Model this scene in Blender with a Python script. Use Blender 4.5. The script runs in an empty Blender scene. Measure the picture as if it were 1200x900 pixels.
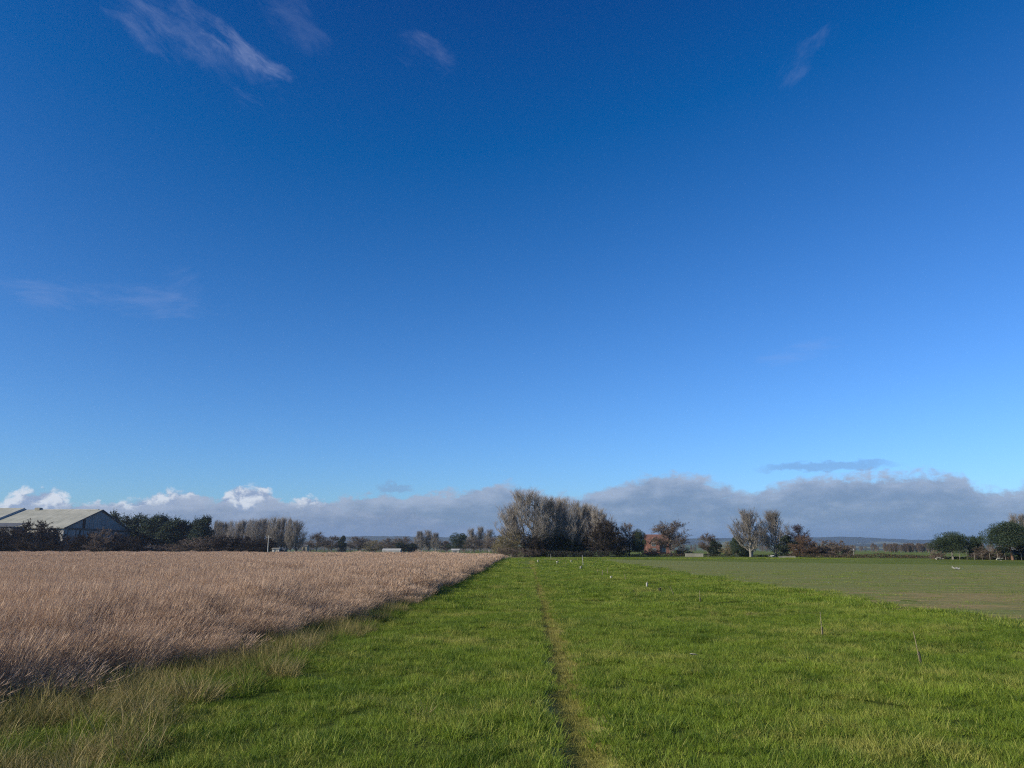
import bpy, math, random
import numpy as np
R = math.radians
rng = np.random.default_rng(7)
random.seed(7)
scene = bpy.context.scene
COL = scene.collection

# ------------------------------------------------------------------ camera model (1200x900 photo pixels -> places in the field)
CAM_Z = 1.65
PITCH = math.atan((644 - 450) / 900.0)
SP, CP = math.sin(PITCH), math.cos(PITCH)

def ground(px, py, z=0.0):
    u = (450 - py) / 900.0
    dz = SP + CP * u
    t = (z - CAM_Z) / dz
    return (t * (px - 600) / 900.0, t * (CP - SP * u))

def at(px, py, Y):
    """the point that stands at depth Y (along the path) behind photo pixel px, py"""
    u = (450 - py) / 900.0
    k = Y / (CP - SP * u)
    return (k * (px - 600) / 900.0, Y, CAM_Z + k * (SP + CP * u))

# ------------------------------------------------------------------ helpers
def tag(o, label=None, cat=None, group=None, kind=None):
    if label: o['label'] = label
    if cat: o['category'] = cat
    if group: o['group'] = group
    if kind: o['kind'] = kind
    return o

def empty(name, loc=(0, 0, 0), rz=0.0, scale=(1, 1, 1)):
    o = bpy.data.objects.new(name, None)
    o.empty_display_size = 0.3
    o.location = loc
    o.rotation_euler = (0, 0, rz)
    o.scale = scale
    COL.objects.link(o)
    return o

def mesh_from(name, V, F, mat=None, attrs=None, smooth=False):
    """V (n,3) array; F list of index arrays (each an (m,k) array of equal sided faces)"""
    me = bpy.data.meshes.new(name)
    V = np.asarray(V, dtype=np.float32)
    if isinstance(F, np.ndarray): F = [F]
    F = [np.asarray(f, dtype=np.int32) for f in F if len(f)]
    me.vertices.add(len(V))
    me.vertices.foreach_set('co', V.ravel())
    loops = np.concatenate([f.ravel() for f in F]) if F else np.zeros(0, np.int32)
    sizes = np.concatenate([np.full(len(f), f.shape[1], np.int32) for f in F]) if F else np.zeros(0, np.int32)
    me.loops.add(len(loops))
    me.loops.foreach_set('vertex_index', loops)
    me.polygons.add(len(sizes))
    starts = np.zeros(len(sizes), np.int32)
    if len(sizes): starts[1:] = np.cumsum(sizes)[:-1]
    me.polygons.foreach_set('loop_start', starts)
    if len(sizes): me.polygons.foreach_set('use_smooth', np.full(len(sizes), bool(smooth)))
    me.update(calc_edges=True)
    for k, a in (attrs or {}).items():
        a = np.asarray(a)
        if a.ndim == 2:
            at_ = me.attributes.new(k, 'FLOAT_VECTOR', 'POINT'); at_.data.foreach_set('vector', a.astype(np.float32).ravel())
        elif a.dtype.kind in 'iu':
            at_ = me.attributes.new(k, 'INT', 'POINT'); at_.data.foreach_set('value', a.astype(np.int32))
        else:
            at_ = me.attributes.new(k, 'FLOAT', 'POINT'); at_.data.foreach_set('value', a.astype(np.float32))
    if mat is not None: me.materials.append(mat)
    return me

def link(name, me, parent=None):
    o = bpy.data.objects.new(name, me)
    if parent is not None: o.parent = parent
    COL.objects.link(o)
    return o

class MB:
    """collects boxes, quads, tubes; builds them as one mesh"""
    def __init__(s): s.V = []; s.F3 = []; s.F4 = []; s.n = 0; s.A = []
    def add(s, V, F, tint=0.5):
        V = np.asarray(V, float); F = np.asarray(F, int)
        if F.ndim == 2:
            (s.F3 if F.shape[1] == 3 else s.F4).append(F + s.n)
        s.V.append(V); s.n += len(V)
        s.A.append(np.full(len(V), tint) if np.isscalar(tint) else np.asarray(tint))
        return s
    def box(s, x0, x1, y0, y1, z0, z1):
        V = [(x, y, z) for z in (z0, z1) for y in (y0, y1) for x in (x0, x1)]
        return s.add(V, [(0, 2, 3, 1), (4, 5, 7, 6), (0, 1, 5, 4), (2, 6, 7, 3), (0, 4, 6, 2), (1, 3, 7, 5)])
    def quad(s, a, b, c, d): return s.add([a, b, c, d], [(0, 1, 2, 3)])
    def slab(s, pts, off):
        """a polygon of 3 or 4 points given thickness along the vector off"""
        P = np.asarray(pts, float); n = len(P); Q = P + np.asarray(off, float)
        V = np.concatenate([P, Q])
        if n == 4: s.add(V, [(3, 2, 1, 0), (4, 5, 6, 7)]); base = s.n - 2 * n
        else: s.add(V, [(2, 1, 0), (3, 4, 5)]); base = s.n - 2 * n
        s.F4.append(np.array([(i, (i + 1) % n, n + (i + 1) % n, n + i) for i in range(n)]) + base)
        return s
    def tubes(s, P, Rr, sides=5, tint=0.5):
        V, F = tubes(P, Rr, sides)
        return s.add(V, F, tint)
    def mesh(s, name, mat, smooth=False):
        F = []
        if s.F3: F.append(np.concatenate(s.F3))
        if s.F4: F.append(np.concatenate(s.F4))
        return mesh_from(name, np.concatenate(s.V), F, mat, {'tint': np.concatenate(s.A)}, smooth)
    def build(s, name, mat, parent=None, smooth=False):
        return link(name, s.mesh(name, mat, smooth), parent)

def frames(D):
    D = D / (np.linalg.norm(D, axis=-1, keepdims=True) + 1e-9)
    up = np.zeros_like(D); up[..., 2] = 1
    m = np.abs(D[..., 2]) > 0.95
    up[m] = (1, 0, 0)
    A = np.cross(D, up); A /= (np.linalg.norm(A, axis=-1, keepdims=True) + 1e-9)
    B = np.cross(D, A)
    return A, B

def tubes(P, Rr, sides=4):
    """n polylines of k points at once: P (n,k,3), Rr (n,k)"""
    P = np.asarray(P, float); Rr = np.asarray(Rr, float)
    if P.ndim == 2: P = P[None]; Rr = Rr[None]
    n, k, _ = P.shape
    D = np.gradient(P, axis=1)
    A, B = frames(D)
    ang = np.arange(sides) * 2 * math.pi / sides
    ring = A[:, :, None] * np.cos(ang)[:, None] + B[:, :, None] * np.sin(ang)[:, None]
    V = P[:, :, None] + ring * Rr[:, :, None, None]
    i = np.arange(n)[:, None, None] * k * sides
    j = np.arange(k - 1)[None, :, None] * sides
    a = np.arange(sides)[None, None]; b = (a + 1) % sides
    F = np.stack([i + j + a, i + j + b, i + j + sides + b, i + j + sides + a], -1).reshape(-1, 4)
    return V.reshape(-1, 3), F

def spikes(P, Q, r):
    """thin three-sided twigs from P to Q tapering to a point"""
    n = len(P)
    A, B = frames(Q - P)
    ang = np.arange(3) * 2 * math.pi / 3
    ring = A[:, None] * np.cos(ang)[:, None] + B[:, None] * np.sin(ang)[:, None]
    V = np.concatenate([P[:, None] + ring * np.asarray(r)[:, None, None], Q[:, None]], 1)
    i = np.arange(n)[:, None] * 4
    F = np.stack([i + np.array([0, 1, 3]), i + np.array([1, 2, 3]), i + np.array([2, 0, 3])], 1).reshape(-1, 3)
    return V.reshape(-1, 3), F

def leaf_quads(C, size, r, up_bias=0.0):
    n = len(C)
    N = r.normal(size=(n, 3)); N[:, 2] += up_bias
    A, B = frames(N)
    th = r.uniform(0, 2 * math.pi, n)[:, None]
    U = A * np.cos(th) + B * np.sin(th); W = -A * np.sin(th) + B * np.cos(th)
    s = (np.asarray(size) * r.uniform(0.6, 1.3, n))[:, None]
    V = np.stack([C - U * s * .5, C + W * s * .3, C + U * s * .5, C - W * s * .3], 1)
    F = (np.arange(n)[:, None] * 4 + np.arange(4))
    return V.reshape(-1, 3), F

# ------------------------------------------------------------------ node helpers
class N:
    """a node socket with arithmetic"""
    def __init__(s, t, sock): s.t = t; s.s = sock
    def _m(s, op, *a):
        n = s.t.nodes.new('ShaderNodeMath'); n.operation = op
        for i, v in enumerate((s,) + a):
            if isinstance(v, N): s.t.links.new(v.s, n.inputs[i])
            else: n.inputs[i].default_value = v
        return N(s.t, n.outputs[0])
    def __add__(s, o): return s._m('ADD', o)
    __radd__ = __add__
    def __sub__(s, o): return s._m('SUBTRACT', o)
    def __rsub__(s, o): return s._m('MULTIPLY', -1.0)._m('ADD', o)
    def __mul__(s, o): return s._m('MULTIPLY', o)
    __rmul__ = __mul__
    def __truediv__(s, o): return s._m('DIVIDE', o)
    def max(s, o): return s._m('MAXIMUM', o)
    def min(s, o): return s._m('MINIMUM', o)
    def pow(s, o): return s._m('POWER', o)
    def smooth(s, a, b, lo=0.0, hi=1.0):
        n = s.t.nodes.new('ShaderNodeMapRange'); n.interpolation_type = 'SMOOTHSTEP'
        s.t.links.new(s.s, n.inputs[0])
        for i, v in ((1, a), (2, b), (3, lo), (4, hi)):
            if isinstance(v, N): s.t.links.new(v.s, n.inputs[i])
            else: n.inputs[i].default_value = v
        return N(s.t, n.outputs[0])

def comb(t, x, y, z=0.0):
    n = t.nodes.new('ShaderNodeCombineXYZ')
    for i, v in enumerate((x, y, z)):
        if isinstance(v, N): t.links.new(v.s, n.inputs[i])
        else: n.inputs[i].default_value = v
    return N(t, n.outputs[0])

def noise(t, vec, scale=1.0, detail=4.0, rough=0.5, dist=0.0):
    n = t.nodes.new('ShaderNodeTexNoise')
    if vec is not None: t.links.new(vec.s, n.inputs['Vector'])
    n.inputs['Scale'].default_value = scale; n.inputs['Detail'].default_value = detail
    n.inputs['Roughness'].default_value = rough; n.inputs['Distortion'].default_value = dist
    return N(t, n.outputs['Fac'])

def mix(t, f, a, b):
    n = t.nodes.new('ShaderNodeMix'); n.data_type = 'RGBA'
    for sock, v in ((n.inputs[0], f), (n.inputs[6], a), (n.inputs[7], b)):
        if isinstance(v, N): t.links.new(v.s, sock)
        elif isinstance(v, (int, float)): sock.default_value = v
        else: sock.default_value = (*v, 1.0)
    return N(t, n.outputs[2])

def lin(r, g, b):
    f = lambda c: c / 12.92 if c <= 0.04045 else ((c + 0.055) / 1.055) ** 2.4
    return (f(r / 255), f(g / 255), f(b / 255))

def new_mat(name):
    m = bpy.data.materials.new(name); m.use_nodes = True
    t = m.node_tree; t.nodes.clear()
    out = t.nodes.new('ShaderNodeOutputMaterial')
    return m, t, out

def position(t):
    g = t.nodes.new('ShaderNodeNewGeometry'); return N(t, g.outputs['Position'])
def attr(t, name):
    n = t.nodes.new('ShaderNodeAttribute'); n.attribute_name = name; return N(t, n.outputs['Fac'])
def obj_random(t):
    n = t.nodes.new('ShaderNodeObjectInfo'); return N(t, n.outputs['Random'])
def scaled(t, v, s):
    n = t.nodes.new('ShaderNodeVectorMath'); n.operation = 'MULTIPLY'
    t.links.new(v.s, n.inputs[0]); n.inputs[1].default_value = s
    return N(t, n.outputs[0])
def sep(t, v):
    n = t.nodes.new('ShaderNodeSeparateXYZ'); t.links.new(v.s, n.inputs[0])
    return [N(t, n.outputs[i]) for i in range(3)]

def surf(t, out, color, rough=0.8, spec=0.3, transl=0.0, bump=None, bump_d=0.02):
    p = t.nodes.new('ShaderNodeBsdfPrincipled')
    if isinstance(color, N): t.links.new(color.s, p.inputs['Base Color'])
    else: p.inputs['Base Color'].default_value = (*color, 1)
    p.inputs['Roughness'].default_value = rough
    p.inputs['Specular IOR Level'].default_value = spec
    if bump is not None:
        b = t.nodes.new('ShaderNodeBump'); b.inputs['Distance'].default_value = bump_d
        t.links.new(bump.s, b.inputs['Height']); t.links.new(b.outputs[0], p.inputs['Normal'])
    if transl > 0:
        tr = t.nodes.new('ShaderNodeBsdfTranslucent')
        if isinstance(color, N): t.links.new(color.s, tr.inputs[0])
        else: tr.inputs[0].default_value = (*color, 1)
        mx = t.nodes.new('ShaderNodeMixShader'); mx.inputs[0].default_value = transl
        t.links.new(p.outputs[0], mx.inputs[1]); t.links.new(tr.outputs[0], mx.inputs[2])
        t.links.new(mx.outputs[0], out.inputs['Surface'])
    else:
        t.links.new(p.outputs[0], out.inputs['Surface'])

M = {}
def simple(name, a, b=None, scale=1.0, rough=0.8, spec=0.3, transl=0.0, vary=0.0):
    """two tones broken up by noise, per-piece tint and a little per-object shift"""
    m, t, out = new_mat(name)
    b = b or a
    P = position(t)
    f = noise(t, P, scale, 4, 0.6)
    f = (f - 0.5) * 1.6 + attr(t, 'tint')
    f = f.smooth(0.15, 0.85)
    c = mix(t, f, a, b)
    if vary:
        h = t.nodes.new('ShaderNodeHueSaturation')
        t.links.new(c.s, h.inputs['Color'])
        v = obj_random(t) * vary + (1 - vary / 2)
        t.links.new(v.s, h.inputs['Value'])
        c = N(t, h.outputs[0])
    surf(t, out, c, rough, spec, transl)
    M[name] = m
    return m

# twigs and bark
simple('bark_grey', (.105, .092, .075), (.20, .18, .15), 2.0, .9, .1)
simple('bark_pale', (.19, .17, .145), (.33, .30, .26), 1.5, .85, .15)
simple('bark_dark', (.035, .030, .024), (.07, .058, .045), 2.0, .9, .1)
simple('bark_red', (.12, .07, .045), (.20, .12, .08), 2.0, .9, .1)
simple('twig_grey', (.185, .163, .138), (.33, .295, .25), .8, .9, .1, 0, .25)
simple('twig_pale', (.125, .110, .094), (.235, .208, .175), .8, .9, .1, 0, .2)
simple('twig_brown', (.090, .070, .056), (.175, .136, .106), .8, .9, .1, 0, .35)
simple('twig_dark', (.026, .021, .018), (.06, .047, .038), .8, .9, .1, 0, .3)
simple('twig_olive', (.12, .105, .055), (.24, .20, .11), .8, .9, .1, 0, .2)
simple('twig_copper', (.085, .056, .036), (.165, .105, .066), .8, .9, .1, .1, .1)
simple('twig_purple', (.042, .030, .033), (.082, .058, .060), .8, .9, .1, 0, .1)
# leaves
simple('leaf_pine', (.014, .028, .016), (.040, .062, .030), .9, .7, .3, .08, .2)
simple('leaf_holm', (.016, .032, .014), (.050, .072, .034), 1.2, .65, .35, .08, .2)
simple('leaf_ivy', (.010, .018, .010), (.028, .042, .020), .9, .6, .35, .05, .2)
simple('leaf_bramble', (.055, .040, .024), (.12, .085, .05), 1.0, .8, .2, .1, .2)
# built things
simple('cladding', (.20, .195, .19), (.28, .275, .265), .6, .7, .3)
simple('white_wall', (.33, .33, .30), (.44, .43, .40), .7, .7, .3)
simple('pale_render', (.22, .21, .165), (.32, .30, .24), .7, .8, .2)
simple('dark_gap', (.012, .013, .015), (.02, .02, .022), 1, .8, .1)
simple('dark_sheet', (.085, .09, .095), (.13, .135, .14), .6, .7, .3)
simple('rust_trim', (.06, .05, .045), (.10, .085, .075), 1, .7, .3)
simple('brick', (.15, .070, .050), (.225, .11, .08), 1.6, .85, .2)
simple('roof_tile', (.13, .064, .048), (.20, .10, .072), 1.4, .85, .2)
simple('glass', (.05, .06, .07), (.07, .08, .09), 1, .15, .6)
simple('timber', (.11, .095, .075), (.20, .175, .14), 3, .85, .2)
simple('cane', (.19, .165, .09), (.31, .265, .15), 8, .6, .3)
simple('dark_sleeve', (.022, .024, .014), (.045, .045, .026), 10, .6, .3)
simple('white_plastic', (.30, .29, .23), (.42, .41, .34), 8, .5, .4)
simple('pole_grey', (.26, .26, .24), (.36, .36, .33), 2, .6, .3)

def roof_mat():
    m, t, out = new_mat('roof_sheet')
    x, y, z = sep(t, position(t))
    n1 = noise(t, position(t), .25, 5, .6)
    st = noise(t, comb(t, x * 1.2, y * .08, z * .08), 1.0, 3, .6)
    f = (n1 * .5 + st * .5).smooth(.35, .65)
    c = mix(t, f, (.27, .275, .225), (.40, .395, .325))
    lich = noise(t, position(t), .09, 4, .6).smooth(.52, .7)
    c = mix(t, lich * .5, c, (.30, .30, .22))
    surf(t, out, c, .85, .2)
    M['roof_sheet'] = m
roof_mat()

# ------------------------------------------------------------------ ground
ROW = 0.0133                                            # the field's rows lean this much to the right of the view
def margin_x(y): return -3.35 + ROW * y                 # where the mown strip meets the rough margin
def tall_x(y): return margin_x(y) - 0.15 - 2.4 * np.exp(-np.maximum(y - 6.0, 0) / 9.0)
def path_x(y): return 0.47 + 0.0205 * y + 0.05 * np.sin(y * .55) * np.exp(-y / 60)
def crop_x(y): return 11.75 + ROW * y

def gh(x, y):
    """height of the ground"""
    x = np.asarray(x, float); y = np.asarray(y, float)
    near = 1 / (1 + np.exp(np.clip((y - 75) / 12, -50, 50)))
    h = .025 * np.sin(x * .9 + y * .35) + .02 * np.sin(x * 1.7 - y * .6 + 1.3) + .015 * np.sin(y * 1.15 + x * .3) + .012 * np.sin(x * 3.1 + .8) * np.sin(y * 2.3)
    d = np.abs(x - path_x(y))
    rut = -.075 * np.exp(-(d / .24) ** 4)
    shoulder = .03 * np.exp(-((x - path_x(y) + .42) / .16) ** 2)
    lump = 1 / (1 + np.exp(np.clip((np.abs(x) - 30) / 3, -50, 50)))
    return near * lump * (h * (1 - np.exp(-(d / .5) ** 2)) + rut + shoulder)

def ground_mat():
    m, t, out = new_mat('ground_turf')
    P = position(t); x, y, z = sep(t, P)
    big = noise(t, P, .035, 4, .6)
    mid = noise(t, P, .35, 5, .65)
    fine = noise(t, P, 6.0, 4, .7)
    f = (big * .5 + mid * .35 + fine * .35).smooth(.42, .78)
    c = mix(t, f, (.060, .092, .008), (.150, .185, .026))
    straw = noise(t, comb(t, x * .06, y * .25), 1.0, 4, .6).smooth(.50, .68)
    c = mix(t, straw * .5, c, (.22, .205, .06))
    bump = noise(t, P, 5.0, 6, .75)
    surf(t, out, c, .95, .1, 0, bump, .12)
    M['ground'] = m
ground_mat()

def axis(lo, hi, segs):
    out = []
    for a, b, st in segs: out += list(np.arange(a, b, st))
    out.append(hi)
    return np.array(out)
xs = axis(0, 0, [(-9000, -2000, 1500), (-2000, -300, 250), (-300, -60, 30), (-60, -20, 5), (-20, -3, .4), (-3, -0.6, .12), (-.6, 4.2, .06), (4.2, 14, .35), (14, 40, 3), (40, 300, 20), (300, 2000, 250), (2000, 9001, 1000)])
xs = np.unique(np.round(xs[xs != 0], 4))
ys = axis(0, 0, [(-900, -60, 120), (-60, 0, 10), (0.01, 26, .22), (26, 110, 1.2), (110, 300, 12), (300, 2000, 150), (2000, 12001, 1000)])
ys = np.unique(np.round(ys[ys != 0], 4))
X, Y = np.meshgrid(xs, ys)
Z = gh(X, Y)
nx, ny = len(xs), len(ys)
idx = np.arange(nx * ny).reshape(ny, nx)
F = np.stack([idx[:-1, :-1], idx[:-1, 1:], idx[1:, 1:], idx[1:, :-1]], -1).reshape(-1, 4)
me = mesh_from('ground', np.stack([X, Y, Z], -1).reshape(-1, 3), F, M['ground'], smooth=True)
tag(link('ground', me), kind='structure')

# footpath: a worn strip following the rut
def path_mat():
    m, t, out = new_mat('footpath_turf')
    P = position(t)
    a = noise(t, P, 9.0, 5, .7); b = noise(t, P, 1.1, 4, .6)
    c = mix(t, (a * .6 + b * .5).smooth(.42, .66), (.165, .170, .038), (.29, .275, .078))
    mud = (noise(t, P, 2.2, 5, .7) + noise(t, P, .5, 2, .5) * .4).smooth(.72, .82)
    c = mix(t, mud * .8, c, (.095, .066, .042))
    surf(t, out, c, .95, .1, 0, a, .05)
    M['footpath'] = m
path_mat()
py_ = np.concatenate([np.arange(-3, 26, .15), np.arange(26, 112, 1.2)])
offs = np.linspace(-.30, .30, 10)
PX = path_x(py_)[:, None] + offs[None] * (1 + .15 * np.sin(py_ * 1.7))[:, None]
PY = np.repeat(py_[:, None], 10, 1)
PZ = gh(PX, PY) + .006
i_ = np.arange(PX.size).reshape(PX.shape)
F = np.stack([i_[:-1, :-1], i_[:-1, 1:], i_[1:, 1:], i_[1:, :-1]], -1).reshape(-1, 4)
tag(link('footpath', mesh_from('footpath', np.stack([PX, PY, PZ], -1).reshape(-1, 3), F, M['footpath'], smooth=True)), kind='structure')

# sown field to the right, thin young crop over bare soil
def crop_mat():
    m, t, out = new_mat('sown_soil')
    P = position(t); x, y, z = sep(t, P)
    v = comb(t, x * .10, y * .55)
    st = noise(t, v, 1.0, 6, .65)
    fine = noise(t, comb(t, x * .8, y * 3.0), 1.0, 4, .7)
    big = noise(t, P, .03, 3, .55)
    d = (y - x * .9).smooth(-30, 60)
    f = (st * .9 + fine * .5 + big * .3 + d * .25).smooth(.80, 1.04)
    c = mix(t, f, (.285, .210, .095), (.170, .190, .052))
    surf(t, out, c, .95, .1, 0, fine + st, .22)
    M['crop'] = m
crop_mat()
crop_y = list(np.concatenate([np.arange(9, 66, 1.5), np.arange(66, 132, 7)]))
near_e = [(float(crop_x(v)) - 1.7 + .3 * math.sin(v * .7), v) for v in crop_y]
far_e = [(16, 133), (22, 118), (31.8, 99), (51, 79), (75, 55), (110, 20), (110, 9)]
def sheet(name, pts, z, mat):
    import bmesh
    bm = bmesh.new()
    bm.faces.new([bm.verts.new((p[0], p[1], z)) for p in pts])
    bmesh.ops.triangulate(bm, faces=bm.faces[:])
    me = bpy.data.meshes.new(name); bm.to_mesh(me); bm.free()
    me.materials.append(mat)
    if me.polygons[0].normal.z < 0: me.flip_normals()
    return tag(link(name, me), kind='structure')
sheet('sown_field', [(x + 1.6, y) for x, y in near_e] + far_e, .06, M['crop'])
_o = bpy.data.objects['sown_field']; _n = len(near_e)
_V = [(x, y, -.06) for x, y in near_e] + [(x + 1.6, y, .06) for x, y in near_e]
_me = mesh_from('field_margin', np.array(_V), np.array([(i, _n + i, _n + i + 1, i + 1) for i in range(_n - 1)]), M['crop'])
tag(link('field_margin', _me), kind='structure')

def pasture_mat():
    m, t, out = new_mat('far_pasture')
    P = position(t); x, y, z = sep(t, P)
    f = noise(t, comb(t, x * .03, y * .12), 1.0, 5, .6)
    c = mix(t, f.smooth(.4, .62), (.20, .17, .075), (.095, .125, .035))
    surf(t, out, c, .95, .1)
    M['pasture'] = m
pasture_mat()
TALL_FAR = [(-2.2, 131), (-14, 150), (-40, 172), (-72, 212), (-190, 216)]
sheet('pasture', [(-1.2, 137), (4, 172), (3, 250), (-40, 320), (-140, 330), (-140, 226), (-74, 220), (-42, 178), (-14, 154)], .012, M['pasture'])

def meadow_mat():
    m, t, out = new_mat('meadow_thatch')
    P = position(t)
    c = mix(t, noise(t, P, 3.0, 5, .7).smooth(.35, .65), (.055, .05, .02), (.17, .125, .08))
    surf(t, out, c, .95, .1, 0, noise(t, P, 8, 4, .7), .08)
    M['meadow'] = m
meadow_mat()
my = [3, 6, 10, 15, 22, 35, 60, 100, 131]
sheet('meadow_floor', [(float(tall_x(v)) - .1, v) for v in my] + TALL_FAR[1:] + [(-190, 3)], .055, M['meadow'])

# ------------------------------------------------------------------ grass: tufts built as meshes and scattered (nobody could count the blades)
def blades(r, base, h, w, lean_dir, lean, curve, segs=3, tint=None):
    """tapered ribbons; base (n,3), heights h, widths w, lean_dir angle, lean (rad), curve"""
    n = len(base)
    tpar = np.linspace(0, 1, segs + 1)
    d = np.stack([np.cos(lean_dir), np.sin(lean_dir), np.zeros(n)], -1)
    ang = lean[:, None] + curve[:, None] * tpar[None]                        # angle from vertical along the blade
    stp = (h / segs)[:, None]
    hz = np.concatenate([np.zeros((n, 1)), np.cumsum(np.sin(ang[:, 1:]) * stp, 1)], 1)
    vt = np.concatenate([np.zeros((n, 1)), np.cumsum(np.cos(ang[:, 1:]) * stp, 1)], 1)
    C = base[:, None] + d[:, None] * hz[..., None]
    C[..., 2] += vt
    fa = r.uniform(0, 2 * math.pi, n)
    side = np.stack([np.cos(fa), np.sin(fa), np.zeros(n)], -1)
    wid = w[:, None] * (1 - tpar[None] ** 1.6) * .5
    wid[:, -1] = w * .04
    L = C - side[:, None] * wid[..., None]; Rr = C + side[:, None] * wid[..., None]
    V = np.stack([L, Rr], 2)                                                  # n, segs+1, 2
    k = (segs + 1) * 2
    i = np.arange(n)[:, None, None] * k; j = np.arange(segs)[None, :, None] * 2
    F = (i + j + np.array([0, 1, 3, 2])[None, None]).reshape(-1, 4)
    T = np.repeat(tint if tint is not None else r.random(n), k)
    return V.reshape(-1, 3), F, T, C

def patch_turf(seed, size, n, hmin, hmax, w, clump=.6):
    r = np.random.default_rng(seed)
    nc = max(6, int(n / 45))
    cc = r.uniform(-size / 2, size / 2, (nc, 2)); ch = r.uniform(.55, 1.25, nc); ct = r.random(nc)
    k = r.integers(0, nc, n)
    xy = np.where((r.random(n) < clump)[:, None], cc[k] + r.normal(0, size * .055, (n, 2)), r.uniform(-size / 2, size / 2, (n, 2)))
    h = r.uniform(hmin, hmax, n) * ch[k]
    ld = np.arctan2(xy[:, 1] - cc[k][:, 1], xy[:, 0] - cc[k][:, 0]) + r.normal(0, .6, n)
    tint = np.clip(ct[k] * .55 + r.random(n) * .5, 0, 1)
    straw = r.random(n) < .05
    tint[straw] = 1.5
    return blades(r, np.column_stack([xy, np.zeros(n)]), h, w * r.uniform(.6, 1.3, n), ld, np.abs(r.normal(.12, .2, n)), r.uniform(.3, 1.7, n), 3, tint)[:3]

def patch_stems(seed, size, n, hmin, hmax, w, nleaf, wl):
    """tall dead grass: bare stems with thin seed heads leaning one way over a skirt of old leaves"""
    r = np.random.default_rng(seed)
    xy = r.uniform(-size / 2, size / 2, (n, 2))
    h = r.uniform(hmin, hmax, n)
    ld = r.normal(0, .7, n)
    V, F, T, C = blades(r, np.column_stack([xy, np.zeros(n)]), h, w * r.uniform(.7, 1.2, n), ld, np.abs(r.normal(.19, .10, n)), r.uniform(.05, .42, n), 3, .25 + .55 * r.random(n))
    Vs, Fs, Ts = [V], [F], [T]; off = len(V)
    # seed heads: a thin spindle of two crossed slips along the last part of the stem
    a = C[:, -2] * .45 + C[:, -1] * .55; b = C[:, -1] + (C[:, -1] - C[:, -2]) * .15; mcp = a * .6 + b * .4
    for rot in (0, math.pi / 2):
        fa = r.uniform(0, math.pi, n) + rot
        sd = np.stack([np.cos(fa), np.sin(fa), np.zeros(n)], -1) * (w * 1.25 * r.uniform(.6, 1.3, n))[:, None]
        Vh = np.stack([a, mcp + sd, b, mcp - sd], 1).reshape(-1, 3)
        Vs.append(Vh); Fs.append(np.arange(n * 4).reshape(-1, 4) + off); Ts.append(np.repeat(.55 + .5 * r.random(n), 4)); off += len(Vh)
    if nleaf:
        xy = r.uniform(-size / 2, size / 2, (nleaf, 2))
        V, F, T, C = blades(r, np.column_stack([xy, np.zeros(nleaf)]), r.uniform(.18, .5, nleaf), wl * r.uniform(.6, 1.3, nleaf), r.uniform(0, 6.28, nleaf), np.abs(r.normal(.2, .2, nleaf)), r.uniform(.3, 1.4, nleaf), 3, np.where(r.random(nleaf) < .55, -.35 + .3 * r.random(nleaf), .1 + .4 * r.random(nleaf)))
        Vs.append(V); Fs.append(F + off); Ts.append(T)
    return np.concatenate(Vs), np.concatenate(Fs), np.concatenate(Ts)

def patch_tussock(seed, rad, n, hmin, hmax, w):
    r = np.random.default_rng(seed)
    a = r.uniform(0, 2 * math.pi, n); q = rad * r.random(n) ** .7
    xy = np.column_stack([np.cos(a) * q, np.sin(a) * q])
    return blades(r, np.column_stack([xy, np.zeros(n)]), r.uniform(hmin, hmax, n), w * r.uniform(.6, 1.3, n), a + r.normal(0, 1.2, n), np.abs(r.normal(.25, .3, n)), r.uniform(.2, 2.0, n), 4, np.clip(r.normal(.5, .45, n), -.1, 1.3))[:3]

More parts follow.
